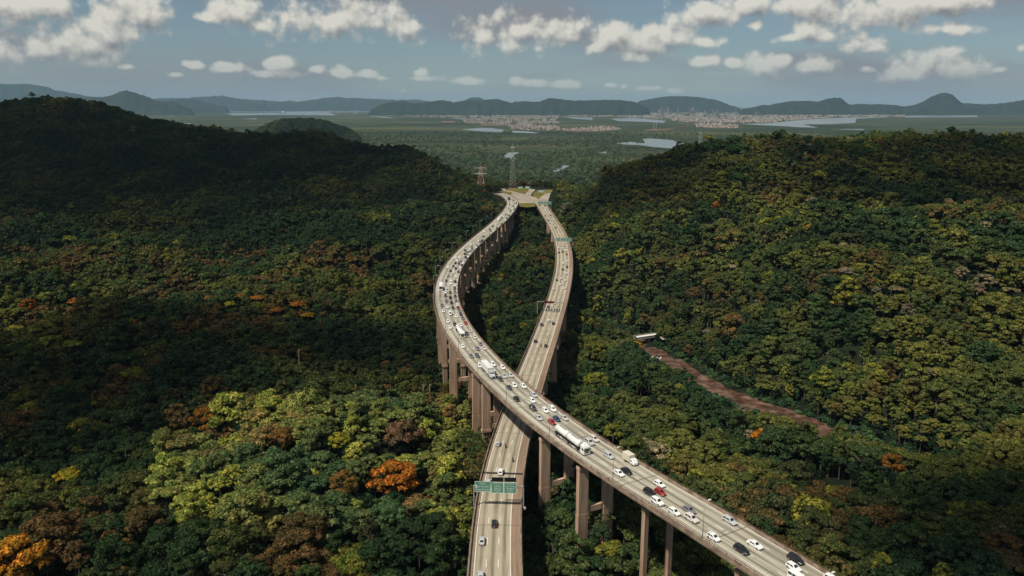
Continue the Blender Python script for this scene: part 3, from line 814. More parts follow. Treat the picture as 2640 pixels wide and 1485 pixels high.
# trees on the hill that rises from the plain
hv = np.array([v.co[:] for v in near_hill.data.vertices]).reshape(-1, 21, 3)
hs_i = rng.integers(0, hv.shape[0] - 1, 3600); hs_j = rng.integers(0, 12, 3600); fu = rng.uniform(0, 1, 3600)[:, None]; fv = rng.uniform(0, 1, 3600)[:, None]
HP = (hv[hs_i, hs_j] * (1 - fu) + hv[hs_i + 1, hs_j] * fu) * (1 - fv) + (hv[hs_i, hs_j + 1] * (1 - fu) + hv[hs_i + 1, hs_j + 1] * fu) * fv
# mangrove clumps scattered over the near plain
n_m = 17000
my = 1750 + 3600 * rng.uniform(0, 1, n_m) ** 1.4; mxx = rng.uniform(-0.62, 0.75, n_m) * my
mpx, mpy, _ = project(np.c_[mxx, my, np.full(n_m, 3.0)])
wet = np.zeros(n_m, bool)
for P in WATERS: wet |= in_poly(mpx, mpy, np.array(P)) | in_poly(mpx, mpy - 1.5, np.array(P))
mok = ~wet & ((my > 2150) | (gz(np.clip(mxx, -2090, 2090), np.clip(my, 0, 2380)) < 2.0))
mok &= value_noise(mxx, my * 0.7, 260, 9) > 0.25
mxx, my = mxx[mok], my[mok]

# colour of each crown
GREEN = np.array([(.018,.040,.020),(.024,.050,.022),(.034,.064,.026),(.048,.084,.030),(.026,.048,.030)])
OLIVE = np.array([(.085,.100,.024),(.070,.080,.020),(.115,.120,.028)])
RUST = np.array([(.10,.056,.024),(.14,.068,.028),(.13,.080,.045)])
LIME = np.array([(.16,.17,.034),(.20,.19,.036),(.14,.155,.040)])
ORANGE = np.array([(.34,.125,.014),(.42,.17,.014),(.30,.095,.014)])
PALE = np.array([(.20,.165,.095),(.17,.14,.10)])
def tints(X, Y, seed):
    r_ = np.random.default_rng(seed); n = len(X)
    px, py, _ = project(np.c_[X, Y, gz(np.clip(X, -2090, 2090), np.clip(Y, -50, 2380)) + 12])
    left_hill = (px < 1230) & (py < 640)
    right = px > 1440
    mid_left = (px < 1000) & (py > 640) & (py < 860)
    sunlit_stand = (px > 420) & (px < 1215) & (py > 1020) & (py < 1340)          # mixed stand left of the lower viaduct; its sunlight is put into the tints
    g = 0.45 * value_noise(X, Y, 26, 21) + 0.35 * value_noise(X, Y, 80, 22) + 0.20 * (0.25 + 0.5 * r_.uniform(0, 1, n))
    h = 0.6 * value_noise(X, Y, 34, 23) + 0.4 * r_.uniform(0, 1, n)
    A = np.array((.013, .028, .017)); B = np.array((.029, .049, .020)); C_ = np.array((.098, .096, .025))
    k1 = np.clip(g / .5, 0, 1)[:, None]; k2 = np.clip((g - .46 + np.where(sunlit_stand, .14, np.where(right, .06, .0))) / .34, 0, 1)[:, None]
    col = A * (1 - k1) + B * k1
    col = col * (1 - k2) + C_ * k2
    rust = np.clip((h - np.where(left_hill, .80, np.where(sunlit_stand, .57, np.where(mid_left, .53, np.where(right, .70, .64))))) / .18, 0, 1)[:, None] * .85
    col = col * (1 - rust) + np.array((.098, .056, .024)) * rust
    w = r_.uniform(0, 1, n) ; f_ = 0.2 + 1.6 * value_noise(X, Y, 38, 24)
    po = np.where(left_hill, .0004, .0016) * f_
    pl = np.where(left_hill, .004, np.where(sunlit_stand, .20, np.where(right, .06, .022))) * f_; pp = np.where(right, .010, .001)
    for lo, hi, tab in ((0, po, ORANGE * .7), (po, po + pl, LIME * .66), (po + pl, po + pl + pp, PALE * .8)):
        s = (w >= lo) & (w < hi); col[s] = tab[r_.integers(0, len(tab), n)[s]]
    return col * (0.90 + 0.22 * r_.uniform(0, 1, (n, 1))) * np.where(sunlit_stand, 2.1, np.where(right, 1.35, np.where(mid_left, 1.25, 1.0)))[:, None]  # sunlit zones get lighter tints: the sunlight is painted into the leaf colour
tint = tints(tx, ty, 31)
# lower trees and shrubs that close the gaps between the crowns
un = rng.uniform(0, 1, len(tx)) < np.where(ty < 950, np.where(tx > 60, 0.95, 0.7), 0.0)
ux = tx[un] + rng.uniform(-5, 5, un.sum()); uy = ty[un] + rng.uniform(-5, 5, un.sum()); ug = gz(ux, uy)
ur = rng.uniform(2.4, 4.2, un.sum()); ut = np.minimum(top[un] - rng.uniform(2.0, 5.5, un.sum()), ug + 10.0)
uk = (river_dist(ux, uy) > RIV_HW + 2) & (hub_in(ux, uy) > 0.9) & (ut > ug + 1.5)
for Pth, hw in ((PU, HW_U), (PL, HW_L)):
    d, z = path_dist(Pth, ux, uy); uk &= ~((d < hw + 4) & (ut > z - 5))
upx, upy, _ = project(np.c_[ux, uy, ut]); lowb = in_poly(upx, upy, RIVER_VIEW) & (river_dist(ux, uy) < 70)
ut = np.where(lowb, ug + 1.6, ut); ur = np.where(lowb, 1.6, ur)
uk |= lowb & (river_dist(ux, uy) > RIV_HW + 4)
ux, uy, ur, ut = ux[uk], uy[uk], ur[uk], ut[uk]
# scrub on the river banks
nb = 1500; ii = rng.integers(0, len(riv) - 1, nb); ff_ = rng.uniform(0, 1, (nb, 1)); bp = riv[ii] * (1 - ff_) + riv[ii + 1] * ff_ + rng.normal(0, 11, (nb, 2))
bd = river_dist(bp[:, 0], bp[:, 1]); bk = (bd > RIV_HW - .5) & (bd < 24); bp = bp[bk]; br_s = rng.uniform(.9, 2.5, len(bp)) * np.clip((bd[bk] - 3) / 7, .5, 1.2)
ux = np.r_[ux, bp[:, 0]]; uy = np.r_[uy, bp[:, 1]]; ur = np.r_[ur, br_s]; ut = np.r_[ut, gz(bp[:, 0], bp[:, 1]) + br_s * 1.0]
N_SCRUB = len(bp)

# named places in the photograph: (x, y, crown radius in m, colour, kind, label)
SPECIAL = [
 (1015,1232,8.6,(.50,.16,.012),0,'big vivid orange flowering tree left of the lower viaduct sign gantry'),
 (52,1440,9.4,(.60,.24,.012),0,'large golden orange tree in the bottom left corner of the forest'),
 (532,1080,7.0,(.40,.16,.014),1,'orange topped tree on the dark green dome left of the bright stand'),
 (885,1250,6.6,(.24,.13,.02),2,'amber tree just left of the big vivid orange tree'),
 (725,1130,7.0,(.24,.11,.02),1,'burnt orange tree at the upper edge of the bright mixed stand'),
 (180,1222,6.0,(.42,.32,.02),3,'bright yellow tree on the shaded slope near the left edge'),
 (872,1135,5.0,(.36,.33,.02),0,'bright yellow tree in the middle of the bright mixed stand'),
 (1040,1120,8.2,(.20,.115,.055),0,'large dusty pink crowned tree behind the orange tree'),
 (770,785,6.4,(.48,.17,.014),3,'orange tree at the end of the orange row left of the curve'),
 (715,800,5.4,(.42,.16,.014),3,'orange tree below the row of orange crowns on the left slope'),
 (795,812,5.0,(.45,.24,.014),3,'yellow orange tree right below the row of orange crowns'),
 (665,768,5.0,(.44,.17,.014),3,'second orange tree in the row left of the curved viaduct'),
 (615,765,5.6,(.42,.15,.014),3,'third orange tree in the row left of the curved viaduct'),
 (545,772,7.0,(.32,.12,.014),3,'broad rust orange tree at the left end of the orange row'),
 (595,783,5.0,(.36,.33,.02),3,'yellow tree under the row of orange crowns'),
 (198,778,7.0,(.42,.15,.014),3,'lone flat topped orange tree far left of the curve'),
 (370,775,4.6,(.45,.16,.014),3,'small orange tree between the lone orange tree and the row'),
 (130,880,7.5,(.20,.25,.035),3,'lime green flat crowned tree far left in the valley'),
 (185,888,6.0,(.20,.24,.03),3,'smaller lime green tree beside the flat lime crown far left'),
 (1500,925,0,None,0,''),
 (1637,892,4.6,(.58,.30,.014),1,'golden yellow tree on the river bank below the small bridge'),
 (1845,528,5.5,(.44,.15,.014),1,'orange tree on the upper right hillside'),
 (2190,512,6.5,(.13,.17,.03),3,'bright green dome tree standing alone on the dark right hillside'),
 (2540,720,6.0,(.30,.23,.14),1,'pale cream flowering tree high on the right slope'),
 (2480,705,6.5,(.30,.23,.14),1,'pale cream crowned tree left of its pale neighbour on the right slope'),
 (2520,745,5.4,(.32,.22,.15),0,'pale pinkish tree below the two cream crowns'),
 (2605,748,5.4,(.28,.21,.10),3,'pale yellowish tree near the right edge of the slope'),
 (2310,745,5.4,(.24,.20,.09),3,'tall pale olive tree on the right slope'),
 (2300,1195,6.0,(.34,.14,.02),0,'orange brown tree in the dark lower right forest'),
 (1580,1115,5.4,(.26,.26,.03),0,'yellow green tree touching the far parapet beside the white tanker'),
]
for s_ in SPECIAL: pass

def hit_canopy(px, py):
    d = pix_dir(px, py); d = d / np.linalg.norm(d)
    t = np.arange(120, 2200, 1.5); P = np.array([0, 0, CAM_Z]) + t[:, None] * d
    g = gz(np.clip(P[:, 0], -2090, 2090), np.clip(P[:, 1], -50, 2380)) + 11.0
    i = np.argmax(P[:, 2] < g)
    return P[i]
special = []
for (x, y, r, c, k, lab) in SPECIAL:
    if not lab: continue
    p = hit_canopy(x, y + 2)
    c = tuple(q * 0.62 + 0.012 for q in c)
    special.append((p[0], p[1], p[2] + 0.35 * r, r, c, k, lab))
    d = np.hypot(tx - p[0], ty - p[1]); rm = d < r * 0.95
    # a clear view of it: neighbours on the camera's side stay lower
    sh = (np.abs(tx - p[0] * ty / p[1]) < r + rad_) & (ty < p[1]) & (ty > p[1] - 24)
    top = np.where(sh, np.minimum(top, p[2] - 0.4 * r), top)
    k_ = ~rm
    tx, ty, tg, rad_, top, tint = tx[k_], ty[k_], tg[k_], rad_[k_], top[k_], tint[k_]

# ---- the trees that show largest stand as things of their own
px_, py_, zc_ = project(np.c_[tx, ty, top - 0.5 * rad_])
inside = (px_ > -10) & (px_ < 2650) & (py_ > 300) & (py_ < 1500)
score = np.where(inside, rad_ / zc_, 0)
# not those hidden below a deck
for Pth, hw in ((PU, HW_U), (PL, HW_L)):
    d, z = path_dist(Pth, tx, ty); score = np.where((d < hw + 6) & (top < z - 1), 0, score)
N_IND = 300
order = np.argsort(-score)
ind = np.zeros(len(tx), bool); ind[order[:N_IND - len(special)]] = True

def colour_word(c):
    c = np.array(c); s = c.sum()
    if c[0] > 2.0 * c[1]: return 'orange'
    if c[0] > 1.35 * c[1]: return 'rust brown'
    if c[0] > 1.12 * c[1]: return 'pale tan'
    if c[1] > .12: return 'lime green'
    if c[0] > .9 * c[1]: return 'olive'
    return 'dark green' if s < .115 else 'mid green'
ORD = ['first','second','third','fourth','fifth','sixth','seventh','eighth','ninth','tenth','eleventh','twelfth','thirteenth','fourteenth','fifteenth','sixteenth','seventeenth','eighteenth','nineteenth','twentieth',
       'twenty-first','twenty-second','twenty-third','twenty-fourth','twenty-fifth','twenty-sixth','twenty-seventh','twenty-eighth','twenty-ninth','thirtieth']
SHAPE = {'dome': 'round crowned', 'flat': 'flat topped', 'tall': 'tall crowned'}
def make_tree(x, y, zc, r, c, k, rot, label, group, crown_s=1.0, name='broadleaf_tree'):
    g = float(gz(np.array([x]), np.array([y]))[0])
    t = empty(name, (x, y, g))
    tag(t, label, 'tree', group)
    tr = obj('trunk', trunks[k], t, (0, 0, zc - g), (0, 0, rot), (r, r, max((zc - g) / 2.4, r * 0.6)))
    cr_ = obj('crown', crowns[k], t, (0, 0, zc - g), (0, 0, rot), (r * rng.uniform(.86, 1.25), r * rng.uniform(.86, 1.25), r * rng.uniform(.85, 1.15)))
    cr_['tint'] = [float(q) for q in c]
    return t
for (x, y, zc, r, c, k, lab) in special:
    make_tree(x, y, zc - 0.35 * r, r, c, k, rng.uniform(0, 6.28), lab, None, name='flowering_tree')
kindi = rng.integers(0, len(KINDS), len(tx))
ids = np.nonzero(ind)[0]
BAND = ((1400, 'lowest row'), (1300, 'second row up'), (1210, 'third row up'), (1120, 'fourth row up'), (0, 'top row'))
def spot(i):
    x, y = px_[i], py_[i]
    side = 'left of the lower viaduct' if x < 1230 else ('between the two viaducts' if (x < 1360 or y > 1485 - (1900 - x) * .73) and x < 1900 else 'right of the curved viaduct')
    return side, [n for v, n in BAND if y >= v][0]
keys = {}
for i in ids[np.argsort(px_[ids])]:
    keys.setdefault((colour_word(tint[i]), SHAPE[KINDS[int(kindi[i])][0]], *spot(i)), []).append(i)
for (cw, sw, side, row), li in keys.items():
    for j, i in enumerate(li):
        k = int(kindi[i])
        lab = '%s%s %s tree, %s %s' % ((ORD[j] + ' ') if len(li) > 1 else '', cw, sw, row, side)
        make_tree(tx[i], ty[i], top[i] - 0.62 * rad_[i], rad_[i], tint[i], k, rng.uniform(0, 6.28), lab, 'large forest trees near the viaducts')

# ---- every other tree: one mass
rest = ~ind
FX = np.r_[tx[rest], HP[:, 0], mxx, ux]; FY = np.r_[ty[rest], HP[:, 1], my, uy]
FZ = np.r_[(top - 0.62 * rad_)[rest], HP[:, 2] + 3.0, np.full(len(mxx), 1.0), ut - .6 * ur]
FR = np.r_[rad_[rest], rng.uniform(8, 13, len(HP)), rng.uniform(3.5, 7.5, len(mxx)), ur]
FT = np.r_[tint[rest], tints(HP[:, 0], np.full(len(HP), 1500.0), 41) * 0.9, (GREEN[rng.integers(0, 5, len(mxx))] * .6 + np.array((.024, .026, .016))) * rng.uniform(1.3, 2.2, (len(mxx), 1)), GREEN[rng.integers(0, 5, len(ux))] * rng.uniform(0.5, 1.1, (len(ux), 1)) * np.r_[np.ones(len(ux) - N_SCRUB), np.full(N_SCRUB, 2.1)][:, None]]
FK = rng.integers(0, 8, len(FX)) + np.where(np.hypot(FX, FY) > 620, 8, 0)
FA = rng.uniform(0, 6.28, len(FX))
fm = bpy.data.meshes.new('forest')
fm.vertices.add(len(FX)); fm.vertices.foreach_set('co', np.c_[FX, FY, FZ].astype(np.float32).ravel())
a = fm.attributes.new('tint', 'FLOAT_VECTOR', 'POINT'); a.data.foreach_set('vector', FT.astype(np.float32).ravel())
FS = FR[:, None] * np.c_[rng.uniform(.82, 1.28, len(FR)), rng.uniform(.82, 1.28, len(FR)), rng.uniform(.82, 1.25, len(FR))]
a = fm.attributes.new('size', 'FLOAT_VECTOR', 'POINT'); a.data.foreach_set('vector', FS.astype(np.float32).ravel())
a = fm.attributes.new('turn', 'FLOAT', 'POINT'); a.data.foreach_set('value', FA.astype(np.float32))
a = fm.attributes.new('kind', 'INT', 'POINT'); a.data.foreach_set('value', FK.astype(np.int32))
fo = tag(obj('forest', fm), 'dense mixed rainforest covering the valley, both hillsides and plain', 'forest', kind='stuff')
gn = bpy.data.node_groups.new('forest_trees', 'GeometryNodeTree')
gn.interface.new_socket('Geometry', in_out='INPUT', socket_type='NodeSocketGeometry')
gn.interface.new_socket('Geometry', in_out='OUTPUT', socket_type='NodeSocketGeometry')
n_in = gn.nodes.new('NodeGroupInput'); n_out = gn.nodes.new('NodeGroupOutput')
iop = gn.nodes.new('GeometryNodeInstanceOnPoints')
ci = gn.nodes.new('GeometryNodeCollectionInfo'); ci.inputs['Collection'].default_value = protos
ci.inputs['Separate Children'].default_value = True; ci.inputs['Reset Children'].default_value = True
def attr(nm, dt):
    n = gn.nodes.new('GeometryNodeInputNamedAttribute'); n.data_type = dt; n.inputs['Name'].default_value = nm
    return n.outputs['Attribute']
cx = gn.nodes.new('ShaderNodeCombineXYZ')
gn.links.new(attr('turn', 'FLOAT'), cx.inputs['Z'])
gn.links.new(n_in.outputs[0], iop.inputs['Points']); gn.links.new(ci.outputs[0], iop.inputs['Instance'])
iop.inputs['Pick Instance'].default_value = True
gn.links.new(attr('kind', 'INT'), iop.inputs['Instance Index'])
gn.links.new(cx.outputs[0], iop.inputs['Rotation'])
gn.links.new(attr('size', 'FLOAT_VECTOR'), iop.inputs['Scale'])
gn.links.new(iop.outputs[0], n_out.inputs[0])
md = fo.modifiers.new('trees', 'NODES'); md.node_group = gn
print('FOREST', len(FX), 'individual', int(ind.sum()), 'special', len(special))

# ------------------------------------------------------------------ viaducts
def sweep(path, s0, s1, prof, name, mat, parent=None, closed=True, uv=False, step=4.0, smooth=False):
    S = np.arange(s0, s1 + 0.01, step); n = len(prof); V = []
    for q in S:
        p, _, nn = path.at(q)
        for (o_, dz) in prof:
            V.append((p[0] + nn[0] * o_, p[1] + nn[1] * o_, p[2] + dz))
    Fc = []
    e = n if closed else n - 1
    for k in range(len(S) - 1):
        for i in range(e):
            j = (i + 1) % n
            Fc.append((k * n + i, (k + 1) * n + i, (k + 1) * n + j, k * n + j))
    if closed:
        Fc += [tuple(range(n)), tuple((len(S) - 1) * n + i for i in range(n - 1, -1, -1))]
    me = mesh_np(name, V, Fc, [mat], smooth)
    if uv:
        L = me.uv_layers.new(name='road')
        offs = np.array([prof[i % n][0] for i in range(len(V))]); al = np.repeat(S, n)
        li = np.zeros(len(me.loops), np.int32); me.loops.foreach_get('vertex_index', li)
        L.data.foreach_set('uv', np.c_[offs[li], al[li]].astype(np.float32).ravel())
    return obj(name, me, parent)

dash_me = mesh_np('dash', [(-2, -.11, 0), (2, -.11, 0), (2, .11, 0), (-2, .11, 0)], [(0, 1, 2, 3)], [M['paint_white']])
def place_on(name, me, parent, path, q, off, dz, extra=0.0):
    p, _, nn = path.at(q, off, dz)
    p1, _, _ = path.at(min(q + 3, path.L - 3), off, dz); p0, _, _ = path.at(max(q - 3, 0), off, dz)
    pitch = math.atan2(p1[2] - p0[2], np.hypot(*(p1 - p0)[:2]))
    o = obj(name, me, parent, tuple(p))
    o.rotation_mode = 'XYZ'
    o.rotation_euler = (Matrix.Rotation(path.heading(q) + extra, 3, 'Z') @ Matrix.Rotation(-pitch if abs(extra) < 1 else pitch, 3, 'Y')).to_euler()
    return o

def viaduct(name, label, path, hw, mat, s0, s1, lines, dash_offs, first, deck_edge=0.9):
    v = empty(name, tuple(path.at(s0)[0]) if False else (0, 0, 0))
    tag(v, label, 'viaduct')
    sweep(path, s0, s1, [(-hw + .38, 0), (-hw + .38, -.35), (hw - .38, -.35), (hw - .38, 0)], 'deck', mat, v, uv=True)
    sweep(path, s0, s1, [(-hw - .25, -.02), (-hw - .25, -.55), (-4.6, -1.25), (-4.3, -3.0), (4.3, -3.0), (4.6, -1.25), (hw + .25, -.55), (hw + .25, -.02), (hw - .36, -.02), (hw - .36, -.37), (-hw + .36, -.37), (-hw + .36, -.02)], 'girder', M['girder'], v)
    for sd in (-1, 1):
        sweep(path, s0, s1, [(sd * hw - .20 * sd + .20 * sd, -.015), (sd * (hw - .52), -.0), (sd * (hw - .46), .25), (sd * (hw - .30), deck_edge), (sd * (hw - .08), deck_edge)][::sd], 'parapet', M['parapet'], v)
    for off in lines:
        sweep(path, s0, s1, [(off - .11, .012), (off + .11, .012)], 'edge_line', M['paint_white'], v, closed=False)
    q = first
    far = MB()
    while q < s1 - 4:
        for off in dash_offs:
            if path.at(q)[0][1] < 760: place_on('dash', dash_me, v, path, q, off, .014)
            else:
                p, _, nn = path.at(q, off, .016); p2, _, _ = path.at(min(q + 4, path.L - 2), off, .016)
                w_ = np.array([nn[0], nn[1], 0]) * .11
                far.add([p - w_, p2 - w_, p2 + w_, p + w_], [(0, 1, 2, 3)])
        q += 12.0
    if far.v: tag(obj('lane_dashes', far.mesh('lane_dashes', [M['paint_white']]), v), kind='stuff')
    return v

U0, U1 = 6.0, PU.L - 8
L0, L1 = 6.0, PL.L - 6
up_v = viaduct('curved_viaduct', 'long curved upper concrete viaduct packed with oncoming traffic', PU, HW_U, M['deck_a'], U0, U1, (-5.0, 7.2), (-1.75, 1.25, 4.25), U0 + 3)
lo_v = viaduct('lower_viaduct', 'lower concrete viaduct passing under the curved one, traffic driving away', PL, HW_L, M['deck_b'], L0, L1, (-5.85, 4.1), (-2.6, 0.75), L0 + 5)
sweep(PL, L0, L1, [(4.35, .006), (6.95, .006)], 'shoulder_strip', M['shoulder'], lo_v, closed=False, uv=True)
sweep(PL, L0, L1, [(-7.0, .006), (-6.25, .006)], 'shoulder_strip', M['shoulder'], lo_v, closed=False, uv=True)
# raised concrete kerb beam on the left of the lower carriageway
sweep(PL, L0, L1, [(-6.32, .0), (-6.30, .16), (-6.12, .16), (-6.10, .0)], 'kerb', M['parapet'], lo_v)

# railings: post by post where they can be told apart
post_me = MB().box((0, 0, .22), (.10, .14, .46)).mesh('railing_post', [M['rust']])
def railing(v, path, off, s0, s1, gap, near_y, zb):
    sweep(path, s0, s1, [(off - .06, zb + .36), (off + .06, zb + .36), (off + .06, zb + .48), (off - .06, zb + .48)], 'rail', M['rust'], v)
    q = s0 + 1; far = MB()
    while q < s1:
        p, _, nn = path.at(q, off, zb)
        if p[1] < near_y: obj('railing_post', post_me, v, tuple(p), (0, 0, path.heading(q)))
        else: far.box((p[0], p[1], p[2] + .22), (.10, .14, .46), rz=path.heading(q))
        q += gap
    tag(obj('railing_posts', far.mesh('railing_posts', [M['rust']]), v), kind='stuff')
railing(up_v, PU, -HW_U + .2, U0, U1, 3.0, 520, .88)
railing(up_v, PU, HW_U - .2, U0, U1, 4.0, 380, .88)

# expansion joints across the decks
def joint_mesh(w, hw, e=0.0): return mesh_np('expansion_joint', [(-w / 2, -hw, 0), (w / 2, -hw, 0), (w / 2, hw, 0), (-w / 2, hw, 0)], [(0, 1, 2, 3)], [M['joint']])
jm = joint_mesh(.22, HW_U - .55)
for q in np.arange(30, 700, 36.0): place_on('expansion_joint', jm, up_v, PU, q, 0, .018)
jm2 = joint_mesh(.18, HW_L - .5)
for q in np.arange(20, 700, 36.0): place_on('expansion_joint', jm2, lo_v, PL, q, 0, .020)
qj, _ = PL.from_pixel(1300, 1222, 0)
place_on('expansion_joint', joint_mesh(1.5, HW_L - .45), lo_v, PL, qj, 0, .022)

# piers: two broad columns to a bent, tied half way down, thinner legs below
col_cache = {}
def pier_bent(v, path, q, offs, w_lat, w_along, tie=True, legs=False):
    for off in offs:
        p, _, nn = path.at(q, off)
        g = float(gz(np.array([p[0]]), np.array([p[1]]))[0]) - 3.0
        topz = p[2] - 2.95; h = topz - g
        hd = path.heading(q)
        mb = MB()
        if legs:
            zt = topz - h * 0.52
            mb.box((0, 0, (topz + zt) / 2), (w_along, w_lat, topz - zt))
            for k in (-1, 0, 1): mb.box((0, k * w_lat * .36, (zt + g) / 2), (w_along * .8, w_lat * .2, zt - g))
            mb.box((0, 0, zt + .5), (w_along + .5, w_lat + .6, 1.2))
        else:
            zt = topz - h * 0.45
            mb.box((0, 0, (topz + zt) / 2), (w_along, w_lat, topz - zt))
            mb.box((0, 0, (zt + g) / 2), (w_along * 1.08, w_lat * 1.06, zt - g))
            mb.box((0, 0, topz - .6), (w_along + .25, w_lat + .3, 1.15))
        o = obj('pier', mb.mesh('pier', [M['pier']]), v, (p[0], p[1], 0), (0, 0, hd))
    if tie and len(offs) > 1:
        p, _, nn = path.at(q)
        g = float(gz(np.array([p[0]]), np.array([p[1]]))[0]); zt = (p[2] - 3) * .52 + g * .48
        obj('cross_beam', MB().box((0, 0, 0), (w_along * .7, abs(offs[1] - offs[0]) - w_lat + .1, 2.0)).mesh('cross_beam', [M['pier']]), v, (p[0], p[1], zt), (0, 0, path.heading(q)))
for (x, y, kind) in ((1155,880,0),(1222,962,0),(1243,990,2),(1389,1125,1),(1490,1202,1)):
    q, off = PU.from_pixel(x, y, -2.5)
    pier_bent(up_v, PU, q, (-5.1, 4.8), 3.6, 1.7, True, kind == 2)
for (x, y) in ((1650,1315),(1890,1470)):
    q, off = PU.from_pixel(x, y, -2.5)
    pier_bent(up_v, PU, q, (-5.2, 4.6), 1.5, 1.4, False)
qa, _ = PU.from_pixel(1149, 868, 0)
for q in np.arange(qa + 34, U1 - 60, 33.0): pier_bent(up_v, PU, q, (-5.2, 5.2), 2.7, 1.6, True, int(q) % 2 == 0)
for (x, y) in ((1443,845),(1452,800),(1424,905),(1455,640),(1428,582),(1410,548),(1282,1112),(1290,1240)):
    q, _ = PL.from_pixel(x, y, 0)
    pier_bent(lo_v, PL, q, (0.0,), 8.0, 2.0, False)
# lower viaduct wall piers seen at the sides of the deck
for (x, y, off) in ((1440,800,5.5),(1420,890,5.2),(1452,640,-5.4),(1425,577,-5.4)):
    q, _ = PL.from_pixel(x, y, 0)
    pier_bent(lo_v, PL, q + 14, (off,), 3.2, 3.0, False)

# the junction where both carriageways land
def z8(P): return [(1260 + .07764 * x, 470 + .07764 * y) for x, y in P]
M['yard'] = noisy('junction_concrete', [(0.3, (0.24, 0.20, 0.15)), (0.7, (0.36, 0.31, 0.24))], 0.05, 5)
def lawn_mat(): return noisy('dry_lawn', [(0.35, (0.07, 0.085, 0.022)), (0.5, (0.14, 0.12, 0.03)), (0.68, (0.20, 0.125, 0.04))], 0.06, 5, rough=1.0, spec=0.05)
M['lawn'] = lawn_mat()
def flat(name, P, z, mat):
    V = [at_z(x, y, z) for x, y in P]
    return tag(obj(name, mesh_np(name, V, [tuple(range(len(V)))][:1], [mat])), kind='structure')
flat('junction_road', z8([(390,200),(540,200),(560,260),(820,300),(1200,390),(1300,300),(1340,210),(1560,240),(1420,370),(1400,440),(1560,500),(1660,560),(1740,470),(1860,390),(2060,345),(1990,560),(1960,700),(1600,760),(1490,690),(960,700),(900,560),(760,480),(560,380),(480,300)]), 44.46, M['yard'])
flat('grass_verge', z8([(540,250),(700,190),(1300,170),(1330,280),(1200,375),(800,295)]), 44.52, M['lawn'])
flat('grass_verge', z8([(1440,390),(1600,255),(2120,240),(2100,330),(1850,392),(1740,470),(1660,545),(1520,480)]), 44.52, M['lawn'])
flat('grass_verge', z8([(985,690),(1490,680),(1560,800),(1250,830),(1030,800)]), 44.52, M['lawn'])
flat('grass_verge', z8([(330,300),(480,285),(780,335),(740,410),(540,372),(400,330)]), 44.54, M['lawn'])

# ------------------------------------------------------------------ street lamps along the outer railing
lamp_n = 0
pole_me = MB().tube((0, 0, 0), (0, 0, 10.6), .11, .06, 6).mesh('pole', [M['steel']], True)
arm_me = MB().tube((0, 0, 10.5), (1.5, 0, 10.9), .045, .035, 5).mesh('arm', [M['steel']], True)
head_me = MB().box((1.75, 0, 10.92), (.95, .42, .16), top=.8).mesh('lamp_head', [M['lamp_glass']])
base_me = MB().box((0, 0, .2), (.4, .4, .5), top=.7).mesh('base_plate', [M['steel']])
ORD = ['first','second','third','fourth','fifth','sixth','seventh','eighth','ninth','tenth','eleventh','twelfth','thirteenth','fourteenth','fifteenth','sixteenth','seventeenth','eighteenth','nineteenth','twentieth',
       'twenty-first','twenty-second','twenty-third','twenty-fourth','twenty-fifth','twenty-sixth','twenty-seventh','twenty-eighth','twenty-ninth','thirtieth']
ql, _ = PU.from_pixel(1584, 1251, 0); step_l = 37.5
q = ql
while q - step_l > 30: q -= step_l
while q < U1 - 20 and lamp_n < 26:
    p, _, nn = PU.at(q, -HW_U + .12, .6)
    if 120 < p[1]:
        t = empty('street_lamp', tuple(p), math.atan2(nn[1], nn[0]))
        tag(t, 'slender street lamp on the outer railing of the curved viaduct, %s from the near end' % ORD[lamp_n], 'street lamp', 'lamps along the curved viaduct')
        for nm, me in (('pole', pole_me), ('arm', arm_me), ('lamp_head', head_me), ('base_plate', base_me)): obj(nm, me, t)
        lamp_n += 1
    q += step_l

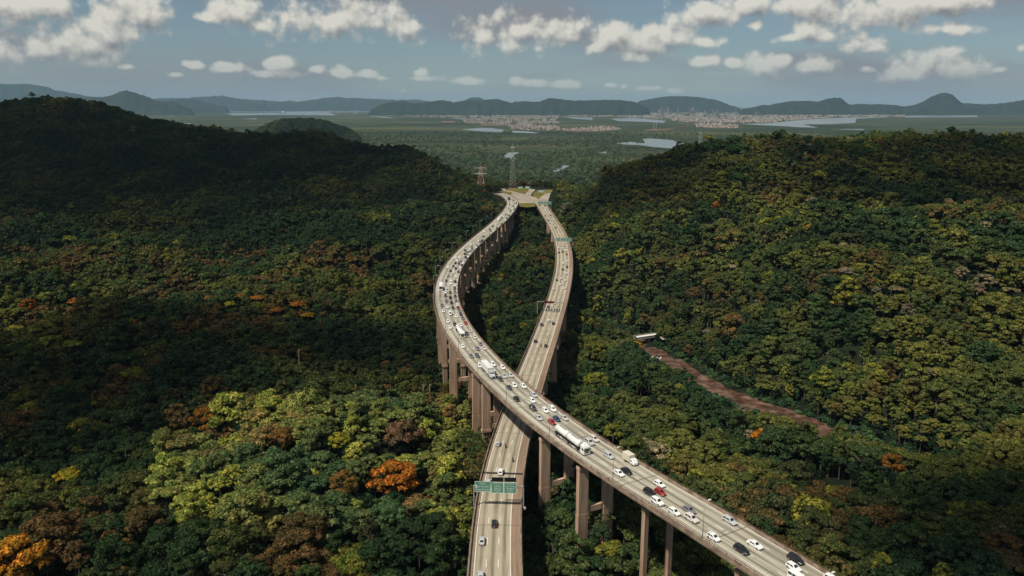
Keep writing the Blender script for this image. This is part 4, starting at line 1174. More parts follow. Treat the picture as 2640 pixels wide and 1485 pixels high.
# ------------------------------------------------------------------ sign gantries over the lower viaduct
def curve_mesh(cu):
    tmp = bpy.data.objects.new('tmp_text', cu)
    me = bpy.data.meshes.new_from_object(tmp); bpy.data.objects.remove(tmp); me.materials.clear()
    return me
def text(parent, body, loc, size, mat, rot, align='CENTER', name='lettering', spacing=0.95):
    cu = bpy.data.curves.new(name, 'FONT'); cu.body = body; cu.size = size; cu.align_x = align; cu.align_y = 'CENTER'; cu.space_line = spacing
    cu.resolution_u = 2; cu.extrude = 0.005
    me = curve_mesh(cu); me.materials.append(mat)
    return obj(name, me, parent, loc, rot)
def gantry(label, path, q, span, h, panels, name='sign_gantry', dz=0.0, legmat='steel', extra=None):
    """panels: (offset from the centre line, width, height, bottom, colour material, [(text, dz, size)])"""
    p, _, nn = path.at(q)
    t = empty(name, tuple(p), math.atan2(nn[1], nn[0]))          # local x points to the right, local -y to the camera
    tag(t, label, 'sign gantry')
    a, b = span
    for x in (a, b):
        obj('post', MB().box((x, 0, h / 2 - .5), (.38, .38, h + 1.0)).mesh('post', [M[legmat]]), t)
    tr = MB()
    for (dy, z) in ((-.35, h), (.35, h), (0, h - .75)): tr.tube((a, dy, z), (b, dy, z), .07, n=5)
    n = int((b - a) / 1.2)
    for i in range(n):
        x0 = a + (b - a) * i / n; x1 = a + (b - a) * (i + 1) / n
        tr.tube((x0, -.35, h), (x1, 0, h - .75), .035, n=4, cap=False); tr.tube((x0, .35, h), (x1, 0, h - .75), .035, n=4, cap=False)
        tr.tube((x0, -.35, h), (x1, .35, h), .035, n=4, cap=False)
    obj('truss', tr.mesh('truss', [M[legmat]]), t)
    for (x, w, hh, zb, mt, lines) in panels:
        y = -.55
        pn = obj('sign_panel', MB().box((0, 0, 0), (w, .08, hh)).mesh('sign_panel', [M[mt]]), t, (x, y, zb + hh / 2))
        if mt == 'sign_green':
            fr = MB()
            for (cx_, cz, dx, dz_) in ((0, hh / 2 - .06, w, .10), (0, -hh / 2 + .06, w, .10), (-w / 2 + .06, 0, .10, hh), (w / 2 - .06, 0, .10, hh)): fr.box((cx_, -.055, cz), (dx, .03, dz_))
            obj('border', fr.mesh('border', [M['sign_white']]), pn)
        for (body, z, sz) in lines:
            text(pn, body, (0, -.07, z), sz, M['sign_white'], (math.pi / 2, 0, 0))
    return t
qg, _ = PL.from_pixel(1290, 1303, 0)
g1_ = gantry('green overhead direction sign with three panels across the near lower viaduct', PL, qg, (-7.9, 7.9), 7.2,
 [(-5.0, 5.0, 3.6, 5.3, 'sign_green', [('Santos', 1.05, .78), ('São Vicente', .02, .78), ('Praia Grande', -1.02, .78)]),
  (-.3, 3.9, 3.8, 4.9, 'sign_green', [('Saída 59 A', 1.40, .55), ('Cubatão', .55, .62), ('Guarujá', -.12, .62), ('Bertioga', -.80, .62), ('1 km', -1.50, .55)]),
  (3.7, 3.9, 3.8, 4.8, 'sign_green', [('Saída 59 B', 1.40, .55), ('Praia Grande', .55, .58), ('Mongaguá', -.12, .58), ('Peruíbe', -.80, .58), ('1000 m', -1.50, .55)])])
obj('arrow', MB().box((-7.05, -.62, 7.0), (.28, .03, .8)).add([(-7.35, -.63, 7.35), (-6.75, -.63, 7.35), (-7.05, -.63, 7.85)], [(0, 1, 2)]).mesh('arrow', [M['sign_white']]), g1_)
for (x, w) in ((-.3, 3.8), (3.7, 3.8)):
    obj('backing_board', MB().box((x, .6, 9.0), (w, .10, 1.5)).mesh('backing_board', [M['dark_panel']]), g1_)
rs = obj('round_sign', MB().tube((8.25, -.5, -.2), (8.25, -.56, -.2), .5, n=16).mesh('round_sign', [M['sign_white']]), g1_)
obj('cross_mark', MB().box((8.25, -.6, -.2), (.12, .02, .6)).box((8.25, -.6, -.2), (.6, .02, .12)).mesh('cross_mark', [M['light_red']]), rs)
qg2, _ = PL.from_pixel(1438, 815, 0)
M['led_red'] = noisy('dark_red_board', [(0.4, (0.02, 0.006, 0.006)), (0.6, (0.16, 0.012, 0.012))], 0.7, 2)
gantry('dark red message board on a pale frame over the lower viaduct lane numbers', PL, qg2 + 8, (-10.2, 6.5), 7.4, [(-2.5, 6.6, 1.4, 6.4, 'led_red', [])], legmat='steel')
qg3, _ = PL.from_pixel(1455, 640, 0)
gantry('green overhead sign gantry in the middle of the lower viaduct bend', PL, qg3 + 6, (-7.4, 8.6), 7.6, [(-4.6, 4.4, 3.6, 5.4, 'sign_green', [('Santos', 1.0, .8), ('São Vicente', 0, .8), ('Praia Grande', -1.0, .8)]), (.3, 4.6, 3.6, 5.4, 'sign_green', [('Cubatão', .6, .9), ('Guarujá', -.6, .9)]), (5.3, 5.0, 3.6, 5.4, 'sign_green', [('Praia Grande', .6, .8), ('Peruíbe', -.6, .8)])])
qg4, _ = PL.from_pixel(1400, 538, 0)
gantry('far green overhead sign gantry where the lower viaduct meets the junction', PL, qg4, (-9, 9), 8.5, [(-5.0, 6.0, 4.0, 5.6, 'sign_green', [('Santos', .6, 1.1), ('São Vicente', -.8, 1.1)]), (1.0, 5.2, 4.0, 5.6, 'sign_green', [('Cubatão', .6, 1.1), ('Guarujá', -.8, 1.1)]), (6.6, 5.2, 4.0, 5.6, 'sign_green', [('Praia', .6, 1.1), ('Grande', -.8, 1.1)])])
for k, (x, y, w, lab) in enumerate(((1341.5, 491.5, 8, 'small green sign board on the junction grass, left one'), (1360, 491, 8, 'small green sign board beside the far junction road'), (1396, 501, 13, 'wide green sign board on the right junction lawn'))):
    p = at_z(x, y, 44.5)
    t = empty('road_sign', tuple(p)); tag(t, lab, 'road sign')
    for sx_ in (-.35, .35): obj('post', MB().box((sx_ * w, 0, 1.5), (.25, .25, 3.2)).mesh('post', [M['steel']]), t)
    pn = obj('sign_panel', MB().box((0, -.2, 4.6), (w, .12, 3.6)).mesh('sign_panel', [M['sign_green']]), t)
    obj('border', MB().box((0, -.29, 6.25), (w, .04, .18)).box((0, -.29, 2.95), (w, .04, .18)).mesh('border', [M['sign_white']]), pn)
    obj('lettering_bar', MB().box((0, -.29, 5.1), (w * .7, .04, .5)).box((-.06 * w, -.29, 4.1), (w * .55, .04, .5)).mesh('lettering_bar', [M['sign_white']]), pn)
# lane numbers painted on the carriageway
qn, _ = PL.from_pixel(1424, 799, 0)
for num, off in (('1', -4.2), ('2', -.9), ('3', 2.4)):
    place_on('lane_number_ground', mesh_np('lane_number_ground', [(-3.2, -1.45, 0), (3.2, -1.45, 0), (3.2, 1.45, 0), (-3.2, 1.45, 0)], [(0, 1, 2, 3)], [M['joint']]), lo_v, PL, qn, off, .024)
    cu = bpy.data.curves.new('lane_number', 'FONT'); cu.body = num; cu.size = 3.6; cu.align_x = 'CENTER'; cu.align_y = 'CENTER'; cu.resolution_u = 2
    me = curve_mesh(cu); me.materials.append(M['paint_white'])
    o = place_on('lane_number', me, lo_v, PL, qn, off, .05, 0.0)
    e_ = o.rotation_euler.to_matrix() @ Matrix.Rotation(-math.pi / 2, 3, 'Z')
    o.rotation_euler = e_.to_euler(); o.scale = (1.0, 2.0, 1.0)
# hatching painted on the right shoulder before the message board
ha = mesh_np('hatch_stripe', [(-.18, -1.2, 0), (.18, -1.2, 0), (.55, 1.2, 0), (.19, 1.2, 0)], [(0, 1, 2, 3)], [M['paint_white']])
qh0, _ = PL.from_pixel(1462, 770, 0); qh1, _ = PL.from_pixel(1470, 690, 0)
for q in np.arange(qh0, qh1, 4.2): place_on('hatch_stripe', ha, lo_v, PL, q, 5.6, .024)

# ------------------------------------------------------------------ small river bridge and its bank
A = at_z(1636, 872, 9.5); B = at_z(1704, 862, 9.5)
br = empty('river_bridge', tuple((A + B) / 2), math.atan2(B[1] - A[1], B[0] - A[0])); tag(br, 'small pale concrete road bridge over the brown river', 'bridge')
Lb = float(np.hypot(*(B - A)[:2]))
obj('deck', MB().box((0, 0, 0), (Lb, 6.2, .8)).mesh('deck', [M['box_white']]), br)
for sy in (-1, 1): obj('parapet', MB().box((0, sy * 3.0, .85), (Lb, .3, .9)).mesh('parapet', [M['parapet']]), br)
for sx_ in (-.42, 0, .42): obj('pier', MB().box((sx_ * Lb, 0, -4.2), (1.0, 5.0, 7.6)).mesh('pier', [M['pier']]), br)
M['sand'] = noisy('pale_sand', [(0.3, (0.30, 0.22, 0.15)), (0.7, (0.48, 0.38, 0.28))], 0.3, 4)
def pad(name, pts, z, mat): return tag(obj(name, mesh_np(name, [at_z(x, y, z) for x, y in pts], [tuple(range(len(pts)))], [mat])), kind='structure')
pad('gravel_path', [(1700,868),(1716,858),(1722,846),(1733,848),(1735,862),(1725,872),(1708,876)], 12.5, M['sand'])
pad('gravel_bank', [(1548,846),(1570,843),(1600,850),(1612,858),(1600,866),(1562,860)], RIV_Z + .5, M['sand'])
stone = MB()
for i in range(26):
    x = random.uniform(1662, 1705); y = 918 + (x - 1662) * .25 + random.uniform(-7, 7); p = at_z(x, y, RIV_Z + .2); r = random.uniform(.35, .9)
    stone.box(p, (r * 1.6, r * 1.3, r), top=.6, rz=random.uniform(0, 3))
tag(obj('river_stones', stone.mesh('river_stones', [M['box_white']]), None), 'scattered pale stones in the shallow brown river', 'stones', kind='stuff')

# ------------------------------------------------------------------ vehicles
def rrect(x, hw, z0, z1, r=0.12):
    """rounded cross-section loop at station x"""
    r = min(r, hw * .4, (z1 - z0) * .45)
    return [(x, -hw + r, z0), (x, hw - r, z0), (x, hw, z0 + r), (x, hw, z1 - r), (x, hw - r, z1), (x, -hw + r, z1), (x, -hw, z1 - r), (x, -hw, z0 + r)]
CARS = {  # length, width, height, belt, cabin base x0,x1, roof x0,x1, bonnet height
 'hatchback': (3.95, 1.70, 1.48, .92, -1.90, 1.02, -1.55, .22, .80),
 'sedan':     (4.45, 1.74, 1.46, .93, -1.62, 1.05, -1.00, .30, .82),
 'suv':       (4.45, 1.84, 1.70, 1.05, -2.12, 1.02, -1.85, .30, .98),
 'wagon':     (4.55, 1.76, 1.54, .96, -2.15, 1.15, -1.90, .35, .84),
 'van':       (5.10, 1.95, 2.20, 1.20, -2.50, 2.05, -2.42, 1.35, 1.15),
 'pickup':    (5.10, 1.84, 1.76, 1.05, -.75, 1.30, -.55, .55, 1.0),
}
def car_parts(kind):
    L, W_, H, belt, cb0, cb1, rt0, rt1, bon = CARS[kind]; w = W_ / 2; a = L / 2
    body = MB()
    rear = belt + (.02 if kind in ('hatchback', 'suv', 'wagon', 'van') else -.02)
    body.loft([rrect(-a, w * .82, .38, rear - .12), rrect(-a + .12, w * .95, .26, rear), rrect(-a * .6, w, .20, belt + .02), rrect(0, w, .20, belt + .02), rrect(cb1 - .1, w, .20, belt), rrect(a * .72, w * .97, .22, bon), rrect(a - .16, w * .90, .26, bon - .10), rrect(a, w * .76, .34, bon - .22)])
    def sec(x0, x1, hw_, z, c=.14): return [(x0 + c, -hw_, z), (x1 - c, -hw_, z), (x1, -hw_ + c * 1.3, z), (x1, hw_ - c * 1.3, z), (x1 - c, hw_, z), (x0 + c, hw_, z), (x0, hw_ - c * 1.3, z), (x0, -hw_ + c * 1.3, z)]
    wb, wt_ = w * .94, w * (.76 if kind != 'van' else .88)
    body.loft([sec(cb0, cb1, wb, belt - .05), sec(rt0, rt1, wt_, H - .06), sec(rt0 + .12, rt1 - .12, wt_ - .10, H)])
    if kind == 'pickup':
        body.box((-1.75, 0, 1.08), (1.4, W_ * .98, .06))
    # bumpers, mirrors
    for sy in (-1, 1): body.box((cb1 - .35, sy * (w + .07), belt + .08), (.18, .16, .14))
    def lerp(u, v): # point of the cabin side surface: u along, v up
        x = (cb0 + .14) + ((cb1 - .14) - (cb0 + .14)) * u; xt = (rt0 + .14) + ((rt1 - .14) - (rt0 + .14)) * u
        return x + (xt - x) * v, wb + (wt_ - wb) * v, belt - .05 + (H - .06 - belt + .05) * v
    side = []
    cuts = [(.06, .46), (.52, .96)] if kind not in ('van',) else [(.04, .32), (.36, .64), (.68, .97)]
    for sy in (-1, 1):
        for (u0, u1) in cuts:
            P = [lerp(u0, .16), lerp(u1, .16), lerp(u1, .86), lerp(u0, .86)]
            V = [(x, sy * (y + .012), z) for x, y, z in P]
            side.append(MB().add(V, [(0, 1, 2, 3) if sy < 0 else (3, 2, 1, 0)]))
    def end(xb, xt, d):
        V = []
        for v, k in ((.14, 1), (.90, 1)):
            x = xb + (xt - xb) * v; hw_ = (wb + (wt_ - wb) * v) - .22; z = belt - .05 + (H - .01 - belt) * v
            V += [(x + d, -hw_, z + .01), (x + d, hw_, z + .01)]
        return MB().add([V[0], V[1], V[3], V[2]], [(0, 1, 2, 3) if d > 0 else (3, 2, 1, 0)])
    out = {'body': body, 'windshield': end(cb1, rt1, .015), 'rear_window': end(cb0, rt0, -.015), 'side_window': side}
    R_ = .33 if kind not in ('suv', 'van', 'pickup') else .38
    wheels = []
    for x in (-a * .60, a * .62):
        for sy in (-1, 1):
            mb = MB().tube((x, sy * (w - .20), R_), (x, sy * (w + .015), R_), R_, n=12, mi=0)
            mb.tube((x, sy * (w + .0), R_), (x, sy * (w + .03), R_), R_ * .62, n=10, mi=1)
            wheels.append(mb)
    out['wheel'] = wheels
    out['headlight'] = [MB().box((a - .17, sy * w * .68, bon - .22), (.30, .34, .16), top=.8) for sy in (-1, 1)]
    out['taillight'] = [MB().box((-a + .05, sy * w * .76, belt - .18), (.12, .26, .26), top=.9) for sy in (-1, 1)]
    out['number_plate'] = MB().box((-a - .01, 0, .62), (.04, .42, .14))
    return out
CAR_MESH, CAR_ONE = {}, {}
for k in CARS:
    P = car_parts(k)
    d = {'body': [P['body'].mesh('body', [M['paint']])], 'windshield': [P['windshield'].mesh('windshield', [M['glass']])], 'rear_window': [P['rear_window'].mesh('rear_window', [M['glass']])],
         'side_window': [m.mesh('side_window', [M['glass']]) for m in P['side_window']], 'wheel': [m.mesh('wheel', [M['tyre'], M['rim']]) for m in P['wheel']],
         'headlight': [m.mesh('headlight', [M['light_clear']]) for m in P['headlight']], 'taillight': [m.mesh('taillight', [M['light_red']]) for m in P['taillight']], 'number_plate': [P['number_plate'].mesh('number_plate', [M['plate']])]}
    CAR_MESH[k] = d
    one = MB()
    def join(mb, mi):
        b = len(one.v); one.v.extend(mb.v)
        for f in mb.f: one.f.append([i + b for i in f]); one.m.append(mi)
    join(P['body'], 0); join(P['windshield'], 1); join(P['rear_window'], 1)
    for m in P['side_window']: join(m, 1)
    for m in P['wheel']: join(m, 2)
    CAR_ONE[k] = one.mesh('car', [M['paint'], M['glass'], M['tyre']])

PAINT = {'white': (.78, .78, .75), 'silver': (.46, .47, .47), 'grey': (.17, .175, .18), 'dark grey': (.055, .058, .062), 'black': (.012, .012, .014), 'red': (.30, .022, .018), 'dark blue': (.03, .045, .10), 'pearl': (.62, .56, .52)}
# ---- (x, y) in the photograph, colour, body
UPPER = [(1708,1247,'white','hatchback'),(1702,1264.5,'red','hatchback'),(1689,1297,'white','suv'),(1716,1290,'black','suv'),(1784,1315,'grey','sedan'),(1751,1332.5,'white','hatchback'),(1794,1337,'pearl','suv'),(1876,1339.5,'silver','wagon'),
 (1831.5,1387,'white','hatchback'),(1936.5,1401.6,'white','sedan'),(1911,1409.5,'black','suv'),(2042,1437,'black','suv'),(2049,1465,'white','hatchback'),(2043,1490,'white','van'),(2150,1490,'white','hatchback'),
 (1425,1054,'white','suv'),(1405,1058,'white','hatchback'),(1453,1076.6,'silver','sedan'),(1436,1082,'dark blue','hatchback'),(1424,1090,'red','hatchback'),(1467,1121,'silver','sedan'),(1506,1149,'white','hatchback'),(1515,1139,'silver','suv'),(1526,1128,'pearl','wagon'),
 (1561.5,1172.5,'silver','wagon'),(1623.6,1214,'black','sedan'),(1601,1217,'white','sedan'),(1392,1075,'silver','sedan'),
 (1190,893,'white','hatchback'),(1237,885,'grey','sedan'),(1221,868,'pearl','hatchback'),(1246,897,'pearl','sedan'),(1228,898,'grey','sedan'),(1227,915,'dark grey','hatchback'),(1214,919,'grey','hatchback'),(1244,934,'white','hatchback'),(1234,943,'white','hatchback'),(1270,938,'white','suv'),(1294.6,948,'white','hatchback'),(1274.6,954,'white','wagon'),(1313,965,'silver','sedan'),(1297,968,'silver','sedan'),(1287,976,'dark grey','hatchback'),(1321.5,992.5,'white','hatchback'),(1310,999,'dark grey','sedan'),(1348,994,'white','sedan'),(1336,1026,'black','sedan'),(1374.6,1017,'silver','sedan'),(1369,1031,'white','hatchback'),(1368,1050,'dark grey','suv'),
 (1200,832,'red','hatchback'),(1186.5,837,'white','hatchback'),(1171,836,'dark grey','hatchback'),(1154,828.5,'white','hatchback'),(1157,843.7,'white','hatchback'),(1210,852,'silver','sedan'),(1203,860,'dark grey','hatchback'),(1192,819,'grey','sedan'),(1188,810,'dark grey','sedan'),(1176,815,'white','hatchback'),(1160,809.5,'white','van'),(1186,802,'grey','hatchback'),(1180.5,792,'red','hatchback'),(1167.5,793,'dark grey','hatchback'),(1154,790.5,'white','sedan'),(1141,801,'white','hatchback'),(1139,786,'grey','hatchback'),(1179,786,'white','hatchback'),(1177.4,774.6,'grey','hatchback'),(1164.5,780,'black','hatchback'),(1151.6,776,'grey','hatchback'),(1173.6,762.5,'dark grey','hatchback'),(1160.7,767,'black','sedan'),(1148,763,'dark grey','hatchback'),(1173,752.6,'grey','hatchback'),(1160.7,754,'dark grey','hatchback'),(1149,752,'white','hatchback'),(1173,743.5,'dark grey','hatchback'),(1148.6,744,'white','hatchback'),(1173,734,'white','hatchback'),(1174,726,'black','hatchback'),(1162,730,'white','hatchback'),(1165,721.5,'white','hatchback'),(1149,723,'dark grey','hatchback'),
 (1177,712,'white','hatchback'),(1157,711.6,'grey','hatchback'),(1183.5,700,'dark grey','sedan'),(1170,700,'white','hatchback'),(1161.5,698,'black','hatchback'),(1188,690,'white','hatchback'),(1176.7,692,'black','hatchback'),(1181,686,'silver','hatchback'),(1170,686,'dark grey','hatchback'),(1156,688,'white','hatchback'),(1193,683.5,'dark grey','hatchback'),(1197,677.5,'white','hatchback'),(1186,679,'black','hatchback'),(1176,678,'black','hatchback'),(1189.6,673,'grey','hatchback'),(1181,671.4,'white','hatchback'),(1203,670,'silver','hatchback'),(1198,664,'black','suv'),(1188,663,'white','hatchback'),(1177.4,664,'white','hatchback'),(1208.5,663,'white','hatchback'),
 (1216,654,'white','hatchback'),(1224.5,646.6,'silver','hatchback'),(1217,643.5,'black','hatchback'),(1210,643,'white','hatchback'),(1210,649.7,'dark grey','hatchback'),(1202.7,649.7,'grey','hatchback'),(1204,657.7,'grey','hatchback'),(1196.5,654.6,'black','hatchback'),(1197,644.7,'dark grey','hatchback'),(1215.8,637,'grey','hatchback'),(1213,630,'white','hatchback'),(1227.6,633,'grey','hatchback'),(1232,637,'white','hatchback'),(1238.7,630.4,'silver','suv'),(1236,624,'grey','hatchback'),(1243,620.5,'black','suv'),(1232,620.5,'white','hatchback'),(1240.6,616,'silver','hatchback'),(1245.6,609,'dark grey','hatchback'),(1259,603,'silver','hatchback'),(1250,597,'white','hatchback'),(1266,595.6,'grey','hatchback'),(1275,595,'white','hatchback'),(1263,591,'black','hatchback'),(1281.6,588,'black','hatchback'),(1270,582.6,'black','hatchback'),(1293,577,'dark grey','hatchback'),(1280,577,'white','hatchback'),(1294,571,'white','hatchback'),(1294.6,562,'black','hatchback'),(1306.4,562,'dark grey','hatchback'),(1304,567,'white','hatchback'),(1300,558,'white','hatchback'),(1296,556,'white','hatchback'),(1304.6,553,'black','hatchback'),(1310,553.4,'grey','hatchback'),(1314,556.5,'black','hatchback'),(1312.6,550,'white','hatchback'),(1319,549.7,'silver','hatchback'),(1311,544,'white','van'),(1317.6,543.5,'dark grey','hatchback'),(1322.6,546,'white','hatchback'),(1311,538.5,'grey','hatchback'),(1320,537,'white','hatchback'),(1327.5,538.5,'dark grey','hatchback'),(1314,533,'white','hatchback'),(1322.6,531,'black','hatchback'),(1329,531,'white','hatchback'),(1314.5,526.7,'dark grey','hatchback'),(1320,526.7,'white','hatchback'),(1326,523.6,'grey','hatchback'),(1331,522.5,'black','hatchback'),(1317.6,518.6,'white','hatchback'),(1322.6,517,'dark grey','hatchback')]
LOWER = [(1284,1141,'silver','hatchback'),(1291.6,1212.6,'white','suv'),(1257,1242,'silver','hatchback'),(1275,1351.6,'black','sedan'),(1242.4,1393.4,'silver','sedan'),(1242.4,1484,'silver','sedan'),
 (1413.4,827,'white','hatchback'),(1426,832.6,'black','hatchback'),(1394.6,837,'dark grey','suv'),(1380,878.4,'black','sedan'),(1406.8,890.6,'black','hatchback'),(1428.7,781.5,'white','hatchback'),(1412.5,789.6,'dark grey','hatchback'),
 (1462,705,'white','hatchback'),(1446.6,718,'white','hatchback'),(1436,721,'dark blue','hatchback'),(1459,722,'white','hatchback'),(1444,733,'white','hatchback'),(1428.7,744,'pearl','hatchback'),(1455.6,743,'white','sedan'),
 (1440,638,'white','hatchback'),(1449,638.7,'white','hatchback'),(1466.6,638,'white','hatchback'),(1458,645,'white','hatchback'),(1450,649,'black','hatchback'),(1440,651,'black','hatchback'),(1460,654.6,'red','hatchback'),(1461,673,'white','hatchback'),(1452,678,'white','suv'),(1463,688,'black','hatchback'),(1451.4,694.6,'black','hatchback'),
 (1433,587,'black','suv'),(1416,574.5,'silver','hatchback'),(1424.5,575,'white','hatchback'),(1412,567.5,'black','hatchback'),(1417.6,564,'white','hatchback'),(1424.5,566,'white','hatchback'),(1433,566,'white','hatchback'),(1405,556,'black','hatchback'),(1419,555,'black','hatchback'),(1419.7,583,'white','hatchback'),(1409,560.5,'white','hatchback'),(1414,549.5,'white','hatchback'),(1402,543,'white','hatchback'),(1407,537,'white','hatchback'),(1406,530,'black','hatchback'),(1392,529,'black','hatchback')]
# the long vehicles on the curved viaduct: front and rear pixel
LONG = {'tanker': ((1521,1176), (1427,1110)), 'semi': ((1273,978), (1245,942)), 'tanker2': ((1205,879), (1178,839)), 'bus': ((1134,752), (1138,731)), 'box': ((1634,1195), (1618,1174))}
LM = []   # landmarks (s on the curved viaduct)
long_q = {}
for k, (a_, b_) in LONG.items():
    qa_, oa = PU.from_pixel(*a_, 1.2); qb_, ob = PU.from_pixel(*b_, 1.2); long_q[k] = (qa_, qb_, (oa + ob) / 2)
LM = sorted([(long_q['box'][0], 'the small box truck'), (long_q['tanker'][0], 'the long white tanker'), (long_q['semi'][0], 'the white semi-trailer'), (long_q['tanker2'][0], 'the smaller tanker'), (long_q['bus'][0], 'the white coach')])
LANES_U = [(-9, -4.9, 'shoulder lane'), (-4.9, -1.75, 'outer lane'), (-1.75, 1.25, 'second lane'), (1.25, 4.25, 'third lane'), (4.25, 9, 'inner lane')]
LANES_L = [(-9, -2.6, 'left lane'), (-2.6, .75, 'middle lane'), (.75, 9, 'right lane')]
def lane(off, tab):
    for a_, b_, n in tab:
        if a_ <= off < b_: return n
def centre(off, tab):
    for a_, b_, n in tab:
        if a_ <= off < b_: return max(-3.3 if tab is LANES_U else -4.2, min((a_ + b_) / 2, 5.75 if tab is LANES_U else 2.4)) if n != 'shoulder lane' else -3.4
def build_car(kind, colour, p, rz, label, group, detailed):
    nm = {'van': 'passenger_van', 'pickup': 'pickup_truck'}.get(kind, 'car')
    c = (*PAINT[colour], 1)
    if detailed:
        t = empty(nm, p, rz)
        for part, ms in CAR_MESH[kind].items():
            for me in ms:
                o = obj(part, me, t)
                if part == 'body': o.color = c
    else:
        t = obj(nm, CAR_ONE[kind], None, p, (0, 0, rz)); t.color = c
    tag(t, label, 'van' if kind == 'van' else 'car', group)
    return t
def traffic(lst, path, tab, flip, landmarks, road, group):
    rows = []
    for (x, y, col, kind) in lst:
        q, off = path.from_pixel(x, y, .75)
        off = .45 * off + .55 * centre(off, tab)
        rows.append([q, off, col, kind, y])
    rows.sort()
    # keep bumper to bumper traffic from overlapping
    last = {}
    for r in rows:
        ln = round(r[1] / 1.6)
        for d_ in (-1, 0, 1):
            if ln + d_ in last and abs(last[ln + d_][1] - r[1]) < 1.9 and r[0] - last[ln + d_][0] < 5.3: r[0] = last[ln + d_][0] + 5.3
        last[ln] = (r[0], r[1])
    cnt = {}
    keys = []
    for q, off, col, kind, y in rows:
        lm = None
        for s_, n_ in landmarks:
            if s_ <= q: lm = n_
        ln = lane(off, tab); word = kind
        key = (lm, ln, col, word); cnt[key] = cnt.get(key, 0) + 1
        keys.append((key, cnt[key]))
    for (q, off, col, kind, y), (key, i) in zip(rows, keys):
        lm, ln, colw, word = key
        colw = {'pearl': 'pale beige'}.get(colw, colw)
        where = ('beyond ' + lm) if lm else ('before the box truck' if road == 'u' else 'nearest the camera')
        if cnt[key] > 1: lab = '%s %s %s %s in the %s of the %s viaduct' % (ORD[i - 1], colw, word, where, ln, 'curved' if road == 'u' else 'lower')
        else: lab = '%s %s %s in the %s of the %s viaduct' % (colw, word, where, ln, 'curved' if road == 'u' else 'lower')
        p, _, _ = path.at(q, off, .02)
        rz = path.heading(q) + (math.pi if flip else 0)
        build_car(kind, col, tuple(p), rz + random.uniform(-.02, .02), lab, group, y > 690)
traffic(UPPER, PU, LANES_U, True, LM, 'u', 'cars on the curved viaduct')
LM2 = sorted([(qj, 'the wide dark joint'), (qg, 'the near sign gantry'), (PL.from_pixel(1330, 1010, 0)[0], 'the crossing'), (qn, 'the painted lane numbers'), (qg2 + 8, 'the red message board'), (qg3 + 6, 'the middle green gantry')])
traffic(LOWER, PL, LANES_L, False, LM2, 'l', 'cars on the lower viaduct')

# ---- trucks and coach
def wheel_pair(x, w, r=.5, dual=True):
    out = []
    for sy in (-1, 1):
        mb = MB().tube((x, sy * (w - (.55 if dual else .3)), r), (x, sy * w, r), r, n=12, mi=0)
        mb.tube((x, sy * (w - .02), r), (x, sy * (w + .02), r), r * .55, n=10, mi=1)
        out.append(mb.mesh('wheel', [M['tyre'], M['rim']]))
    return out
def add_wheels(t, xs, w, r=.5):
    for x in xs:
        for me in wheel_pair(x, w, r): obj('wheel', me, t)
def cab_over(t, xf, colour=PAINT['white'], h=3.5, w=1.24):
    """flat fronted cab whose nose is at x = xf"""
    mb = MB().loft([rrect(xf - 2.2, w, .55, h - .1, .1), rrect(xf - .35, w, .5, h, .16), rrect(xf, w * .93, .5, h - .55, .16)])
    o = obj('cab', mb.mesh('cab', [M['paint']]), t); o.color = (*colour, 1)
    obj('windshield', MB().add([(xf - .075, -1.02, 1.75), (xf - .075, 1.02, 1.75), (xf - .10, .98, h - .75), (xf - .10, -.98, h - .75)], [(0, 1, 2, 3)]).box((xf - .02, 0, 2.05), (.06, 2.05, .95)).mesh('windshield', [M['glass']]), t)
    for sy in (-1, 1):
        obj('side_window', MB().box((xf - .95, sy * (w + .005), 2.25), (.85, .03, .7)).mesh('side_window', [M['glass']]), t)
        obj('headlight', MB().box((xf - .02, sy * .85, .85), (.08, .4, .22)).mesh('headlight', [M['light_clear']]), t)
        obj('mirror', MB().box((xf - .15, sy * (w + .22), 2.3), (.12, .2, .55)).mesh('mirror', [M['chassis']]), t)
    obj('grille', MB().box((xf + .0, 0, 1.25), (.06, 1.3, .42)).mesh('grille', [M['chassis']]), t)
    obj('roof_deflector', MB().box((xf - 1.35, 0, h + .18), (1.3, 1.9, .45), top=.7, shift=(-.15, 0)).mesh('roof_deflector', [M['box_white']]), t)
def tank(t, x0, x1, r=1.18, zc=2.45):
    n = 14; secs = []
    for x, k in ((x0, .55), (x0 + .12, .85), (x0 + .4, 1), ((x0 + x1) / 2, 1.0), (x1 - .4, 1), (x1 - .12, .85), (x1, .55)):
        secs.append([(x, r * 1.04 * k * math.cos(2 * math.pi * i / n), zc + r * k * math.sin(2 * math.pi * i / n)) for i in range(n)])
    tk = obj('tank', MB().loft(secs).mesh('tank', [M['box_white']], True), t)
    obj('walkway', MB().box(((x0 + x1) / 2, 0, zc + r + .03), ((x1 - x0) * .5, .4, .08)).mesh('walkway', [M['steel']]), tk)
    for k in (.25, .5, .75): obj('hatch', MB().tube((x0 + (x1 - x0) * k, 0, zc + r - .02), (x0 + (x1 - x0) * k, 0, zc + r + .16), .26, n=10).mesh('hatch', [M['steel']]), tk)
    obj('chassis', MB().box(((x0 + x1) / 2, 0, 1.1), (x1 - x0 - .3, 1.0, .3)).mesh('chassis', [M['chassis']]), t)
    for sy in (-1, 1): obj('side_guard', MB().box(((x0 + x1) / 2 + .3, sy * 1.15, .75), ((x1 - x0) * .38, .06, .35)).mesh('side_guard', [M['box_white']]), t)
    obj('mudguard', MB().box((x0 + 1.4, 0, 1.15), (2.9, 2.45, .12)).mesh('mudguard', [M['chassis']]), t)
